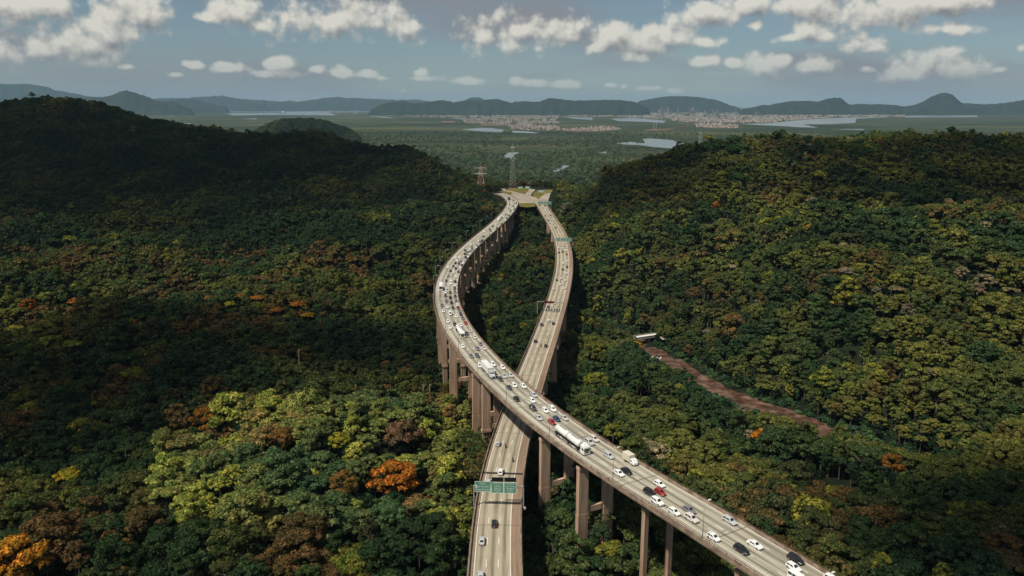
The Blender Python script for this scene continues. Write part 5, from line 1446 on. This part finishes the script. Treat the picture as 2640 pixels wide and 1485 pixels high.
def on_upper(key, name, label, cat, off=None):
    qa_, qb_, o_ = long_q[key]; q = (qa_ + qb_) / 2
    off = o_ if off is None else off
    p, _, _ = PU.at(q, off, .02)
    t = empty(name, tuple(p), PU.heading(q) + math.pi); tag(t, label, cat)
    return t, abs(qb_ - qa_)
t, LT = on_upper('tanker', 'tanker_truck', 'long white tanker truck with two tank trailers on the curved viaduct', 'truck', -3.2)
print('tanker length', LT)
tank(t, -10.2, -2.6); tank(t, -2.1, 5.6); cab_over(t, 9.6)
obj('chassis', MB().box((6.2, 0, .95), (6.4, 1.0, .35)).mesh('tractor_chassis', [M['chassis']]), t)
obj('fuel_tank', MB().box((6.9, 0, .8), (1.0, 2.3, .6)).mesh('fuel_tank', [M['steel']]), t)
add_wheels(t, (-9.4, -8.1, -6.8, -1.2, .1, 1.4, 5.0, 6.2, 8.7), 1.22)
t, LT = on_upper('semi', 'semi_trailer_truck', 'white box semi-trailer with silver bonneted tractor on the curved viaduct', 'truck', -2.6)
obj('trailer_box', MB().box((-2.6, 0, 2.65), (11.4, 2.5, 2.75)).mesh('trailer_box', [M['box_white']]), t)
obj('trailer_frame', MB().box((-2.6, 0, 1.1), (11.2, 1.1, .3)).mesh('trailer_frame', [M['chassis']]), t)
mb = MB().loft([rrect(3.6, 1.15, .6, 3.3, .12), rrect(5.2, 1.15, .6, 3.3, .2), rrect(5.6, 1.1, .6, 2.1, .15), rrect(6.9, 1.0, .6, 1.85, .2), rrect(7.5, .9, .65, 1.6, .2)])
o = obj('cab', mb.mesh('cab', [M['paint']]), t); o.color = (*PAINT['silver'], 1)
obj('windshield', MB().add([(5.62, -.9, 2.12), (5.62, .9, 2.12), (5.27, .85, 3.0), (5.27, -.85, 3.0)], [(0, 1, 2, 3)]).mesh('windshield', [M['glass']]), t)
for sy in (-1, 1):
    obj('side_window', MB().box((4.9, sy * 1.155, 2.5), (.7, .02, .6)).mesh('side_window', [M['glass']]), t)
    obj('headlight', MB().box((7.42, sy * .72, 1.15), (.12, .3, .22)).mesh('headlight', [M['light_clear']]), t)
obj('grille', MB().box((7.5, 0, 1.15), (.06, .9, .6)).mesh('grille', [M['chassis']]), t)
add_wheels(t, (-7.2, -6.0, -4.8, 3.0, 4.2, 6.6), 1.2)
t, LT = on_upper('tanker2', 'tanker_truck', 'smaller white tanker truck at the foot of the curve', 'truck', -.6)
tank(t, -8.0, 4.2); cab_over(t, 7.6); obj('chassis', MB().box((5.2, 0, .95), (4.2, 1.0, .35)).mesh('tractor_chassis', [M['chassis']]), t)
add_wheels(t, (-7.0, -5.7, -4.4, 3.4, 4.6, 6.7), 1.22)
t, LT = on_upper('bus', 'coach', 'tall white coach in the outer lane of the bend', 'bus', -3.3)
o = obj('body', MB().loft([rrect(-6, 1.22, .45, 3.6, .15), rrect(-5.8, 1.27, .4, 3.75, .15), rrect(5.6, 1.27, .4, 3.75, .15), rrect(6.1, 1.2, .45, 3.5, .2)]).mesh('body', [M['paint']]), t); o.color = (*PAINT['white'], 1)
obj('windshield', MB().box((6.06, 0, 2.3), (.1, 2.2, 1.5)).mesh('windshield', [M['glass']]), t)
for sy in (-1, 1):
    for x in np.arange(-5.0, 5.0, 1.7): obj('side_window', MB().box((x, sy * 1.275, 2.65), (1.5, .02, .8)).mesh('side_window', [M['glass']]), t)
obj('air_conditioner', MB().box((-1.5, 0, 3.88), (3.0, 1.6, .3), top=.85).mesh('air_conditioner', [M['box_white']]), t)
add_wheels(t, (-3.8, -2.6, 4.0), 1.24)
t, LT = on_upper('box', 'box_truck', 'small cream box truck in the inner lane by the far parapet', 'truck', 5.6)
obj('cargo_box', MB().box((-1.0, 0, 1.95), (3.7, 2.15, 2.2)).mesh('cargo_box', [noisy('cream_panel', [(0.3, (0.52, 0.47, 0.36)), (0.7, (0.64, 0.59, 0.47))], 0.8, 3)]), t)
cb = obj('cab', MB().loft([rrect(.95, .98, .45, 2.05, .12), rrect(1.9, .98, .42, 2.1, .15), rrect(2.65, .94, .42, 1.35, .15), rrect(2.9, .85, .45, 1.1, .15)]).mesh('cab', [M['paint']]), t); cb.color = (*PAINT['white'], 1)
obj('windshield', MB().add([(2.60, -.8, 1.38), (2.60, .8, 1.38), (1.98, .78, 2.02), (1.98, -.78, 2.02)], [(0, 1, 2, 3)]).mesh('windshield', [M['glass']]), t)
for sy in (-1, 1): obj('side_window', MB().box((1.55, sy * .985, 1.6), (.7, .02, .5)).mesh('side_window', [M['glass']]), t)
obj('frame', MB().box((0, 0, .65), (5.0, .9, .3)).mesh('frame', [M['chassis']]), t)
add_wheels(t, (-1.7, 1.9), 1.0, .4)
# two far lorries
for (x, y, lab, col) in ((1286, 566, 'white lorry high on the far curve of the viaduct', 'white'), (1312, 512, 'black lorry entering the curved viaduct from the junction', 'black')):
    q, off = PU.from_pixel(x, y, 1.5); p, _, _ = PU.at(q, max(-3.3, min(off, 3)), .02)
    t = empty('lorry', tuple(p), PU.heading(q) + math.pi); tag(t, lab, 'truck')
    o = obj('cargo_box', MB().box((-1.6, 0, 2.3), (9.0, 2.5, 2.9)).mesh('cargo_box', [M['paint']]), t); o.color = (*PAINT[col], 1)
    o = obj('cab', MB().loft([rrect(3.2, 1.2, .5, 2.9), rrect(4.9, 1.2, .5, 2.9), rrect(5.2, 1.1, .5, 2.2)]).mesh('cab', [M['paint']]), t); o.color = (*PAINT[col], 1)
    obj('windshield', MB().box((5.08, 0, 2.1), (.16, 1.9, .8)).mesh('windshield', [M['glass']]), t)
    add_wheels(t, (-5, -3.8, 4.2), 1.2)

# ---- motorcycles and their riders on the lower viaduct
def skin_person(name, J, E, rads, mats, loc, rz, label):
    me = bpy.data.meshes.new(name); me.from_pydata(J, E, []); me.update()
    o = bpy.data.objects.new(name, me); COL.objects.link(o)
    sk = o.modifiers.new('skin', 'SKIN')
    sv = me.skin_vertices[0].data if me.skin_vertices else None
    if sv is None:
        me.attributes.new('skin', 'FLOAT', 'POINT')
    for i, r in enumerate(rads):
        me.skin_vertices[0].data[i].radius = (r, r)
    me.skin_vertices[0].data[0].use_root = True
    sb = o.modifiers.new('smooth', 'SUBSURF'); sb.levels = 1; sb.render_levels = 1
    me.materials.append(mats)
    o.location = loc; o.rotation_euler = (0, 0, rz)
    return tag(o, label, 'person')
M['jacket'] = principled('dark_jacket', (0.022, 0.022, 0.026), 0.7)[0]
M['helmet'] = principled('helmet', (0.05, 0.05, 0.055), 0.2, 0.5)[0]
for k, (x, y, where) in enumerate(((1304, 1147, 'behind the silver car under the crossing'), (1322, 1186, 'near the right edge line before the dark joint'), (1395.5, 890, 'on the far straight between two black cars'), (1438, 799, 'riding over the painted lane number three'))):
    q, off = PL.from_pixel(x, y, .7); p, _, _ = PL.at(q, off, .02); rz = PL.heading(q)
    t = empty('motorcycle', tuple(p), rz); tag(t, 'dark motorcycle %s' % where, 'motorcycle', 'motorcycles on the lower viaduct')
    for wx in (-.68, .68): obj('wheel', MB().tube((wx, -.07, .31), (wx, .07, .31), .31, n=12).mesh('wheel', [M['tyre']]), t)
    obj('frame', MB().loft([rrect(-.75, .10, .62, .78, .04), rrect(-.25, .16, .45, .80, .05), rrect(.2, .19, .42, .98, .06), rrect(.5, .12, .6, .95, .05)]).mesh('frame', [M['chassis']]), t)
    obj('seat', MB().box((-.35, 0, .82), (.75, .26, .10), top=.85).mesh('seat', [M['tyre']]), t)
    obj('handlebar', MB().tube((.45, -.36, 1.05), (.45, .36, 1.05), .025).tube((.66, 0, .35), (.45, 0, 1.05), .04).mesh('handlebar', [M['steel']]), t)
    obj('taillight', MB().box((-.80, 0, .74), (.06, .16, .09)).mesh('taillight', [M['light_red']]), t)
    obj('number_plate', MB().box((-.82, 0, .58), (.03, .18, .14)).mesh('number_plate', [M['plate']]), t)
    #      pelvis, waist, chest, neck, head base, shoulders, elbows, hands, hips, knees, ankles, toes
    J = [(-.25, 0, .93), (-.20, 0, 1.10), (-.10, 0, 1.30), (-.05, 0, 1.45), (-.03, 0, 1.56), (-.08, -.19, 1.38), (.10, -.30, 1.18), (.40, -.32, 1.09), (-.08, .19, 1.38), (.10, .30, 1.18), (.40, .32, 1.09),
         (-.22, -.12, .90), (.14, -.21, .78), (-.02, -.20, .42), (.14, -.20, .36), (-.22, .12, .90), (.14, .21, .78), (-.02, .20, .42), (.14, .20, .36)]
    E = [(0, 1), (1, 2), (2, 3), (3, 4), (2, 5), (5, 6), (6, 7), (2, 8), (8, 9), (9, 10), (0, 11), (11, 12), (12, 13), (13, 14), (0, 15), (15, 16), (16, 17), (17, 18)]
    rads = [.15, .14, .17, .06, .08, .08, .055, .04, .08, .055, .04, .10, .075, .055, .04, .10, .075, .055, .04]
    pr = skin_person('person', J, E, rads, M['jacket'], tuple(p), rz, 'dark jacketed rider %s' % where)
    secs = [[(-.01 + r_ * math.cos(a) * 1.1, r_ * math.sin(a), 1.53 + z) for a in np.linspace(0, 2 * math.pi, 10, endpoint=False)] for r_, z in ((.07, 0), (.125, .05), (.14, .13), (.125, .21), (.06, .27))]
    obj('helmet', MB().loft(secs).mesh('helmet', [M['helmet']], True), pr)

# ------------------------------------------------------------------ lattice towers
def lattice(mb, H, b, t_, levels, r=.16, z0=0.0):
    zs = [z0 + H * (1 - (1 - i / levels) ** 1.25) for i in range(levels + 1)]
    def corner(i, c):
        f = (zs[i] - z0) / H; w = b + (t_ - b) * f
        return ((c in (1, 2)) * 2 - 1) * w / 2, ((c in (2, 3)) * 2 - 1) * w / 2, zs[i]
    for i in range(levels):
        for c in range(4):
            mb.tube(corner(i, c), corner(i + 1, c), r, n=4, cap=False)
            mb.tube(corner(i, c), corner(i + 1, (c + 1) % 4), r * .6, n=3, cap=False)
            mb.tube(corner(i, (c + 1) % 4), corner(i + 1, c), r * .6, n=3, cap=False)
            mb.tube(corner(i + 1, c), corner(i + 1, (c + 1) % 4), r * .6, n=3, cap=False)
    return zs
M['tower_grey'] = principled('tower_steel', (0.30, 0.29, 0.28), 0.6, 0.4)[0]
M['tower_red'] = noisy('tower_red_white', [(0.45, (0.40, 0.14, 0.09)), (0.55, (0.55, 0.50, 0.44))], 0.12, 1, stretch=(0.001, 0.001, 1))
def pylon(px, py_base, py_top, Y, b, label, mat='tower_grey', arms=True, r=.16, dishes=False, levels=9):
    base = at_y(px, py_base, Y); topz = at_y(px, py_top, Y)[2]
    H = topz - base[2]
    t = empty('lattice_tower', tuple(base)); tag(t, label, 'tower')
    mb = MB(); lattice(mb, H * (.82 if arms else .97), b, b * .16, levels, r)
    obj('lattice', mb.mesh('lattice', [M[mat]]), t)
    tip = MB().tube((0, 0, H * (.82 if arms else .97)), (0, 0, H), r * 1.2, r * .5, n=5)
    obj('mast_tip', tip.mesh('mast_tip', [M[mat]]), t)
    if arms:
        for z in (.62, .80):
            for sx_ in (-1, 1):
                a = MB(); L_ = b * .62
                a.tube((0, 0, H * z + .8), (sx_ * L_, 0, H * z), r, n=4).tube((0, 0, H * z - .6), (sx_ * L_, 0, H * z), r, n=4).tube((sx_ * L_ * .5, 0, H * z - .3), (sx_ * L_ * .5, 0, H * z + .4), r * .7, n=3)
                a.tube((sx_ * L_, 0, H * z), (sx_ * L_, 0, H * z - 1.8), r * .9, n=4)
                obj('cross_arm', a.mesh('cross_arm', [M[mat]]), t)
    if dishes:
        for (z, sx_) in ((.66, -1), (.66, 1), (.60, 0), (.72, 0), (.9, -.5), (.9, .5)):
            obj('antenna_dish', MB().tube((sx_ * b * .30, -b * .12, H * z), (sx_ * b * .30, -b * .12 - .5, H * z), .9, .7, n=10).mesh('antenna_dish', [M['lamp_glass']]), t)
    return t
pylon(1240, 497, 417, 1215, 14.5, 'rusty red and white power pylon on the left slope above the junction', 'tower_red', r=.30, levels=6)
pylon(1322, 484, 368, 1275, 10.5, 'tall grey telecom lattice mast behind the junction', 'tower_grey', arms=False, r=.17, dishes=True, levels=16)
pylon(1804, 392, 330, 3300, 15, 'grey power pylon by the lagoon beyond the right hill', 'tower_grey', r=.35, levels=7)
pylon(1772, 395, 374, 3000, 10, 'small power pylon left of the pylon by the lagoon', 'tower_grey', r=.3, levels=5)
pylon(812, 482, 455, 1150, 7, 'small power pylon among the trees of the left hill', 'tower_grey', r=.16, levels=6)
for (x, y) in ((772, 925), (1107, 975), (1090, 978)):
    p = hit_canopy(x, y + 35); g = float(gz(np.array([p[0]]), np.array([p[1]]))[0])
    t = empty('dead_tree', (p[0], p[1], g)); tag(t, {772: 'tall pale bare trunk with a tuft rising from the dark left forest', 1107: 'pale bare trunk just left of the tall piers', 1090: 'second pale bare trunk further left of the tall piers'}[x], 'dead tree')
    Hh = 24 if x == 772 else 15
    obj('trunk', MB().tube((0, 0, 0), (.3, 0, Hh), .35, .16, 6).mesh('trunk', [M['sand']]), t)
    br_ = MB()
    for i in range(6): br_.tube((.3, 0, Hh - .8 - i * .4), (.3 + 1.4 * math.cos(i * 1.9), 1.4 * math.sin(i * 1.9), Hh + .4 - i * .3), .09, .03, 4)
    obj('branches', br_.mesh('branches', [M['sand']]), t)
# bridge towers on the plain
for x, lab in ((1685.5, 'left pale tower of the twin towered bridge on the plain'), (1691.5, 'right pale tower of the twin towered bridge on the plain')):
    base = at_z(x, 333, 2.0); t = empty('bridge_tower', tuple(base)); tag(t, lab, 'tower', 'twin bridge towers')
    obj('shaft', MB().box((0, 0, 20), (4.5, 5, 52), top=.8).mesh('shaft', [M['steel']]), t)
    obj('tower_cap', MB().box((0, 0, 46.6), (6.2, 6.6, 1.6)).mesh('tower_cap', [M['box_white']]), t)
M['earth'] = noisy('red_earth', [(0.35, (0.12, 0.07, 0.045)), (0.6, (0.19, 0.115, 0.075)), (0.75, (0.27, 0.22, 0.17))], 0.012, 5)
def plain_strip(P, hw, z, name, mat):
    return tag(strip([at_z(x, y, z)[:2] for x, y in P], hw, z, name, mat), kind='structure')
plain_strip([(1150,404),(1215,396),(1300,386),(1390,376),(1480,362),(1540,352),(1600,346),(1640,341)], 4.5, 1.2, 'causeway', M['earth'])
plain_strip([(1655,336),(1690,335),(1715,332),(1765,326),(1790,322)], 9.0, 3.0, 'access_road', M['earth'])
for P in (z6([(1570,440),(1700,432),(1900,425),(2010,438),(1900,452),(1700,456),(1590,450)]), z6([(2165,445),(2260,436),(2420,434),(2330,447),(2200,450)]), z6([(675,380),(780,378),(775,388),(690,388)]), z6([(955,402),(1130,400),(1150,408),(980,410)]), z7([(150,405),(300,402),(460,412),(460,430),(330,432),(160,422)]),
          z5([(1530,448),(1640,450),(1780,478),(1740,490),(1640,482),(1560,462)])):
    V = [at_z(x, y, 0.9) for x, y in P]
    tag(obj('bare_ground', mesh_np('bare_ground', V, [tuple(range(len(V)))], [M['earth']])), kind='structure')

# ------------------------------------------------------------------ the city on the coast
wall_cols = [(.24, .21, .18), (.20, .15, .12), (.30, .28, .25), (.16, .105, .08), (.18, .18, .185), (.36, .33, .28)]
wall_m = [noisy('city_wall_%d' % i, [(0.3, tuple(v * .8 for v in c)), (0.7, c)], 0.05, 2) for i, c in enumerate(wall_cols)]
roof_m = [noisy('city_roof_%d' % i, [(0.3, tuple(v * .8 for v in c)), (0.7, c)], 0.05, 2) for i, c in enumerate([(.15, .075, .05), (.19, .175, .155), (.125, .08, .06), (.27, .25, .23)])]
M['window'] = principled('far_window', (0.04, 0.045, 0.05), 0.3, 0.5)[0]
def tower_block(px, py, w_px, h_px, label, group, ci_=0):
    b = at_z(px, py, 1.0); m_px = b[1] / F_PX
    w, h = w_px * m_px, h_px * m_px; d = w * .7
    t = empty('apartment_tower', tuple(b)); tag(t, label, 'building', group)
    obj('wall', MB().box((0, 0, h / 2), (w, d, h)).mesh('wall', [wall_m[ci_ % len(wall_m)]]), t)
    obj('roof', MB().box((0, 0, h + 1.2), (w * .5, d * .5, 3.4)).box((0, 0, h + .2), (w + .6, d + .6, .8)).mesh('roof', [roof_m[1]]), t)
    win = MB(); n = max(int(h / 9), 3)
    for i in range(n):
        z = h * (i + .6) / (n + .2)
        win.box((0, -d / 2 - .05, z), (w * .86, .3, h / n * .38))
    tag(obj('window_bands', win.mesh('window_bands', [M['window']]), t), kind='stuff')
TOW = [(1303,271+22,9,12),(1313,291,5,9),(1319,291,5,8),(1425,294,4,12),(1432,294,4,13),(1464,294,6,13),(1473,294,6,14),(1480,294,5,13),(1486,294,5,14),(1583,293,5,9),(1594,293,4,12),(1605,293,4,9),
 (1322,325,3,10),(1329,326,3,10),(1950,294,5,11),(1957,293,4,12),(2009,290,3,9),(2362,291,2.5,9),(2419,291,5,5)]
for i in range(52):
    TOW.append((random.gauss(1790, 62), random.uniform(287, 299), random.uniform(2.4, 5), random.uniform(6, 16)))
for i in range(22):
    TOW.append((random.uniform(1640, 1930), random.uniform(285, 292), random.uniform(2, 3.5), random.uniform(5, 10)))
TOW = sorted([t_ for t_ in TOW], key=lambda q: q[0])
for i, (x, y, w, h) in enumerate(TOW):
    tone = ('pale', 'brownish', 'white', 'dark brown', 'grey', 'cream')[i % 6]
    seat = 'on the dark central ridge' if x < 1321 else ('in front of the central ridge on the plain' if x < 1340 else ('below the left part of the central ridge' if x < 1445 else ('in the row below the central ridge' if x < 1500 else ('at the right foot of the central ridge' if x < 1640 else ('in the dense cluster left of the right hills' if x < 1935 else ('at the foot of the right hills' if x < 2100 else 'alone before the tall right hill'))))))
    size = 'slim tall' if h > 2.6 * w else ('squat' if h < 1.5 * w else 'mid sized')
    tower_block(x, y, w, h, '%s %s distant apartment tower %s' % (size, tone, seat), 'apartment towers ' + seat, i)
# low houses, one mass
CITY = [z6([(180,300),(480,290),(700,310),(1000,318),(1300,312),(2210,300),(2576,285),(2640,290),(2640,390),(2420,380),(2340,365),(2000,352),(1800,348),(1560,340),(1520,375),(1560,395),(1200,410),(860,395),(830,360),(480,345),(270,340)]),
        z7([(0,285),(480,295),(760,315),(1100,318),(1700,330),(1690,345),(1330,352),(1000,362),(850,375),(700,392),(480,390),(0,385)]),
        z6([(1170,415),(1300,405),(1500,412),(1560,430),(1560,452),(1400,448),(1200,440)]), z6([(1570,438),(1900,422),(2010,438),(1900,454),(1600,454)]), z7([(150,400),(320,398),(470,410),(465,432),(160,424)]),
        z5([(1530,446),(1640,448),(1780,476),(1740,488),(1640,480)]), z5([(2040,280),(2420,270),(2640,290),(2640,325),(2450,320),(2300,300),(2060,292)])]
hv_, hf_, hm_ = [], [], []
box_f = [(4, 5, 6, 7), (0, 1, 5, 4), (1, 2, 6, 5), (2, 3, 7, 6), (3, 0, 4, 7)]
for poly in CITY:
    poly = np.array(poly); x0, y0 = poly.min(0); x1, y1 = poly.max(0)
    n = int((x1 - x0) * (y1 - y0) * 0.55)
    qx = rng.uniform(x0, x1, n); qy = rng.uniform(y0, y1, n); k = in_poly(qx, qy, poly)
    wet = np.zeros(n, bool)
    for P in WATERS: wet |= in_poly(qx, qy, np.array(P))
    cl = value_noise(qx, qy * 4, 9, 77) > .30
    for x, y in zip(qx[k & ~wet & cl], qy[k & ~wet & cl]):
        b = at_z(x, y, .8); s_ = b[1] / F_PX
        w, d, h = random.uniform(.7, 2.4) * s_, random.uniform(10, 45), random.uniform(4, 11) * (1.8 if random.random() < .12 else 1)
        if random.random() < .04: w *= 2.6; h *= .8
        i0 = len(hv_)
        for z in (0, h):
            for sx_, sy in ((-1, -1), (1, -1), (1, 1), (-1, 1)): hv_.append((b[0] + sx_ * w / 2, b[1] + sy * d / 2, b[2] + z))
        c1, c2 = random.randrange(6), 6 + random.choice((0, 0, 1, 1, 2, 3))
        for j, f in enumerate(box_f): hf_.append([i0 + q for q in f]); hm_.append(c2 if j == 0 else c1)
tag(obj('city_houses', mesh_np('city_houses', hv_, np.array(hf_), wall_m + roof_m, False, hm_)), 'mass of low houses and sheds of the distant coastal city', 'houses', kind='stuff')
# a ship in the channel
b = at_z(728, 292, .7)
t = empty('cargo_ship', tuple(b)); tag(t, 'white ship lying in the distant channel on the left', 'ship')
s_ = b[1] / F_PX
obj('hull', MB().loft([[(-9 * s_, 0, 6), (-8.5 * s_, -9, 14), (-8.5 * s_, 9, 14)], [(-6 * s_, 0, -1), (-6 * s_, -14, 13), (-6 * s_, 14, 13)], [(5 * s_, 0, -1), (5 * s_, -14, 13), (5 * s_, 14, 13)], [(8 * s_, 0, 6), (7.6 * s_, -2, 16), (7.6 * s_, 2, 16)]]).mesh('hull', [M['tower_grey']]), t)
obj('superstructure', MB().box((1.5 * s_, 0, 26), (5 * s_, 20, 26)).box((1.8 * s_, 0, 42), (3 * s_, 16, 9)).mesh('superstructure', [M['box_white']]), t)

# ------------------------------------------------------------------ palms beside the curved viaduct
fv, ff = [], []
for i in range(9):
    u0, u1 = i / 9, (i + 1) / 9
    pt = lambda u: (u * 3.4, 0, 1.1 * u - 2.3 * u * u)
    for sy in (-1, 1):
        w0 = .62 * math.sin(math.pi * min(u0 + .12, 1)) ; a0, a1 = pt(u0), pt(u0 + .075)
        b = len(fv)
        fv += [a0, a1, (a1[0] + .35, sy * w0, a1[2] - .22), (a0[0] + .28, sy * w0, a0[2] - .25)]
        ff.append((b, b + 1, b + 2, b + 3))
frond_me = mesh_np('frond', fv, ff, [M['leaf']])
ptrunk = MB().tube((0, 0, 0), (.25, 0, 9), .22, .14, 7).mesh('trunk', [M['bark']], True)
PALMS = [(1446,1040),(1462,1056),(1474,1046),(1500,1068),(1518,1082),(1488,1085),(1540,1094),(1452,1068),(1290,720),(1500,700),(1560,1090),(1610,830)]
for j, (x, y) in enumerate(PALMS):
    p = hit_canopy(x, y + 3); g = float(gz(np.array([p[0]]), np.array([p[1]]))[0])
    h = max(p[2] - g + 1.5, 6) / 9.0
    t = empty('palm_tree', (p[0], p[1], g), rng.uniform(0, 6.28))
    tag(t, 'feathery light green palm beside the far parapet, %s from the crossing' % ORD[j] if j not in (8, 9, 11) else {8: 'lone palm between the two viaducts', 9: 'lone palm right of the lower viaduct bend', 11: 'palm near the small river bridge'}[j], 'palm tree', 'palm trees near the viaducts')
    obj('trunk', ptrunk, t, None, None, (1, 1, h))
    for k in range(13):
        o = obj('frond', frond_me, t, (.25, 0, 9 * h), (0, rng.uniform(-.5, .35), k * 2.4), (1.1, 1.1, 1.1))
        o['tint'] = [.085, .105, .03]

# ------------------------------------------------------------------ air
hb = MB().box((0, 0, 429.5), (124000, 124000, 865.0))
hm = bpy.data.materials.new('haze_air'); hm.use_nodes = True
ht = hm.node_tree; ht.nodes.clear()
pv = nd(ht, 'ShaderNodeVolumePrincipled')
pv.inputs['Color'].default_value = (0.46, 0.70, 0.90, 1)
pv.inputs['Density'].default_value = 2.1e-5
pv.inputs['Anisotropy'].default_value = 0.0
oo = nd(ht, 'ShaderNodeOutputMaterial'); ht.links.new(pv.outputs[0], oo.inputs['Volume'])
tag(obj('haze', hb.mesh('haze', [hm])), kind='stuff')

# ------------------------------------------------------------------ unseen clouds overhead, added and sized for the shade they cast on the hills
cm = bpy.data.materials.new('shade_cloud_vapour'); cm.use_nodes = True
ct = cm.node_tree; ct.nodes.clear()
cv = nd(ct, 'ShaderNodeVolumePrincipled'); cv.inputs['Color'].default_value = (0.97, 0.97, 0.97, 1); cv.inputs['Density'].default_value = 0.027
co_ = nd(ct, 'ShaderNodeOutputMaterial'); ct.links.new(cv.outputs[0], co_.inputs['Volume'])
SHADE_CLOUD_Z = 940.0
def shade_cloud(gx0, gy0, rx, ry, rz, seed, label):
    """an added, unseen cumulus whose shadow falls round the ground point (gx0, gy0)"""
    r_ = np.random.default_rng(seed); n, m = 48, 24; V = []; ph = r_.uniform(0, 6.28, (7, 3)); fr = r_.uniform(1.5, 5.5, (7, 3))
    for j in range(m + 1):
        for i in range(n):
            t = math.pi * j / m; a = 2 * math.pi * i / n
            d = np.array([math.sin(t) * math.cos(a), math.sin(t) * math.sin(a), math.cos(t)])
            k = 1 + sum(.075 * math.sin(fr[q] @ d * 1.6 + ph[q, 0]) for q in range(7))
            z = d[2] * rz * k * (1.0 if d[2] > 0 else .55)
            V.append((d[0] * rx * k, d[1] * ry * k, z))
    Fc = [((j + 1) * n + i, (j + 1) * n + (i + 1) % n, j * n + (i + 1) % n, j * n + i) for j in range(m) for i in range(n)]
    tt = (SHADE_CLOUD_Z - 60) / SUN_DIR.z
    me = mesh_np('shade_cloud', V, Fc, [cm], True)
    return tag(obj('shade_cloud', me, None, (gx0 + SUN_DIR.x * tt, gy0 + SUN_DIR.y * tt, SHADE_CLOUD_Z)), label, 'shade_cloud', 'unseen shade clouds overhead')
shade_cloud(-820, 1420, 760, 460, 36, 1, 'large thin unseen cumulus shading the left hill')
shade_cloud(-520, 1160, 480, 330, 22, 2, 'unseen cumulus fragment shading the foot of the left hill')
shade_cloud(-245, 448, 190, 80, 34, 3, 'long unseen cumulus shading the left valley')
shade_cloud(-230, 345, 100, 66, 36, 4, 'small unseen cumulus puff shading the left slope')
shade_cloud(195, 232, 105, 80, 62, 5, 'unseen cumulus puff shading the lower right forest')
shade_cloud(560, 850, 300, 210, 32, 6, 'unseen cumulus shading the far right hillside')
shade_cloud(170, 980, 110, 210, 30, 7, 'unseen cumulus shading the near end of the right hill')
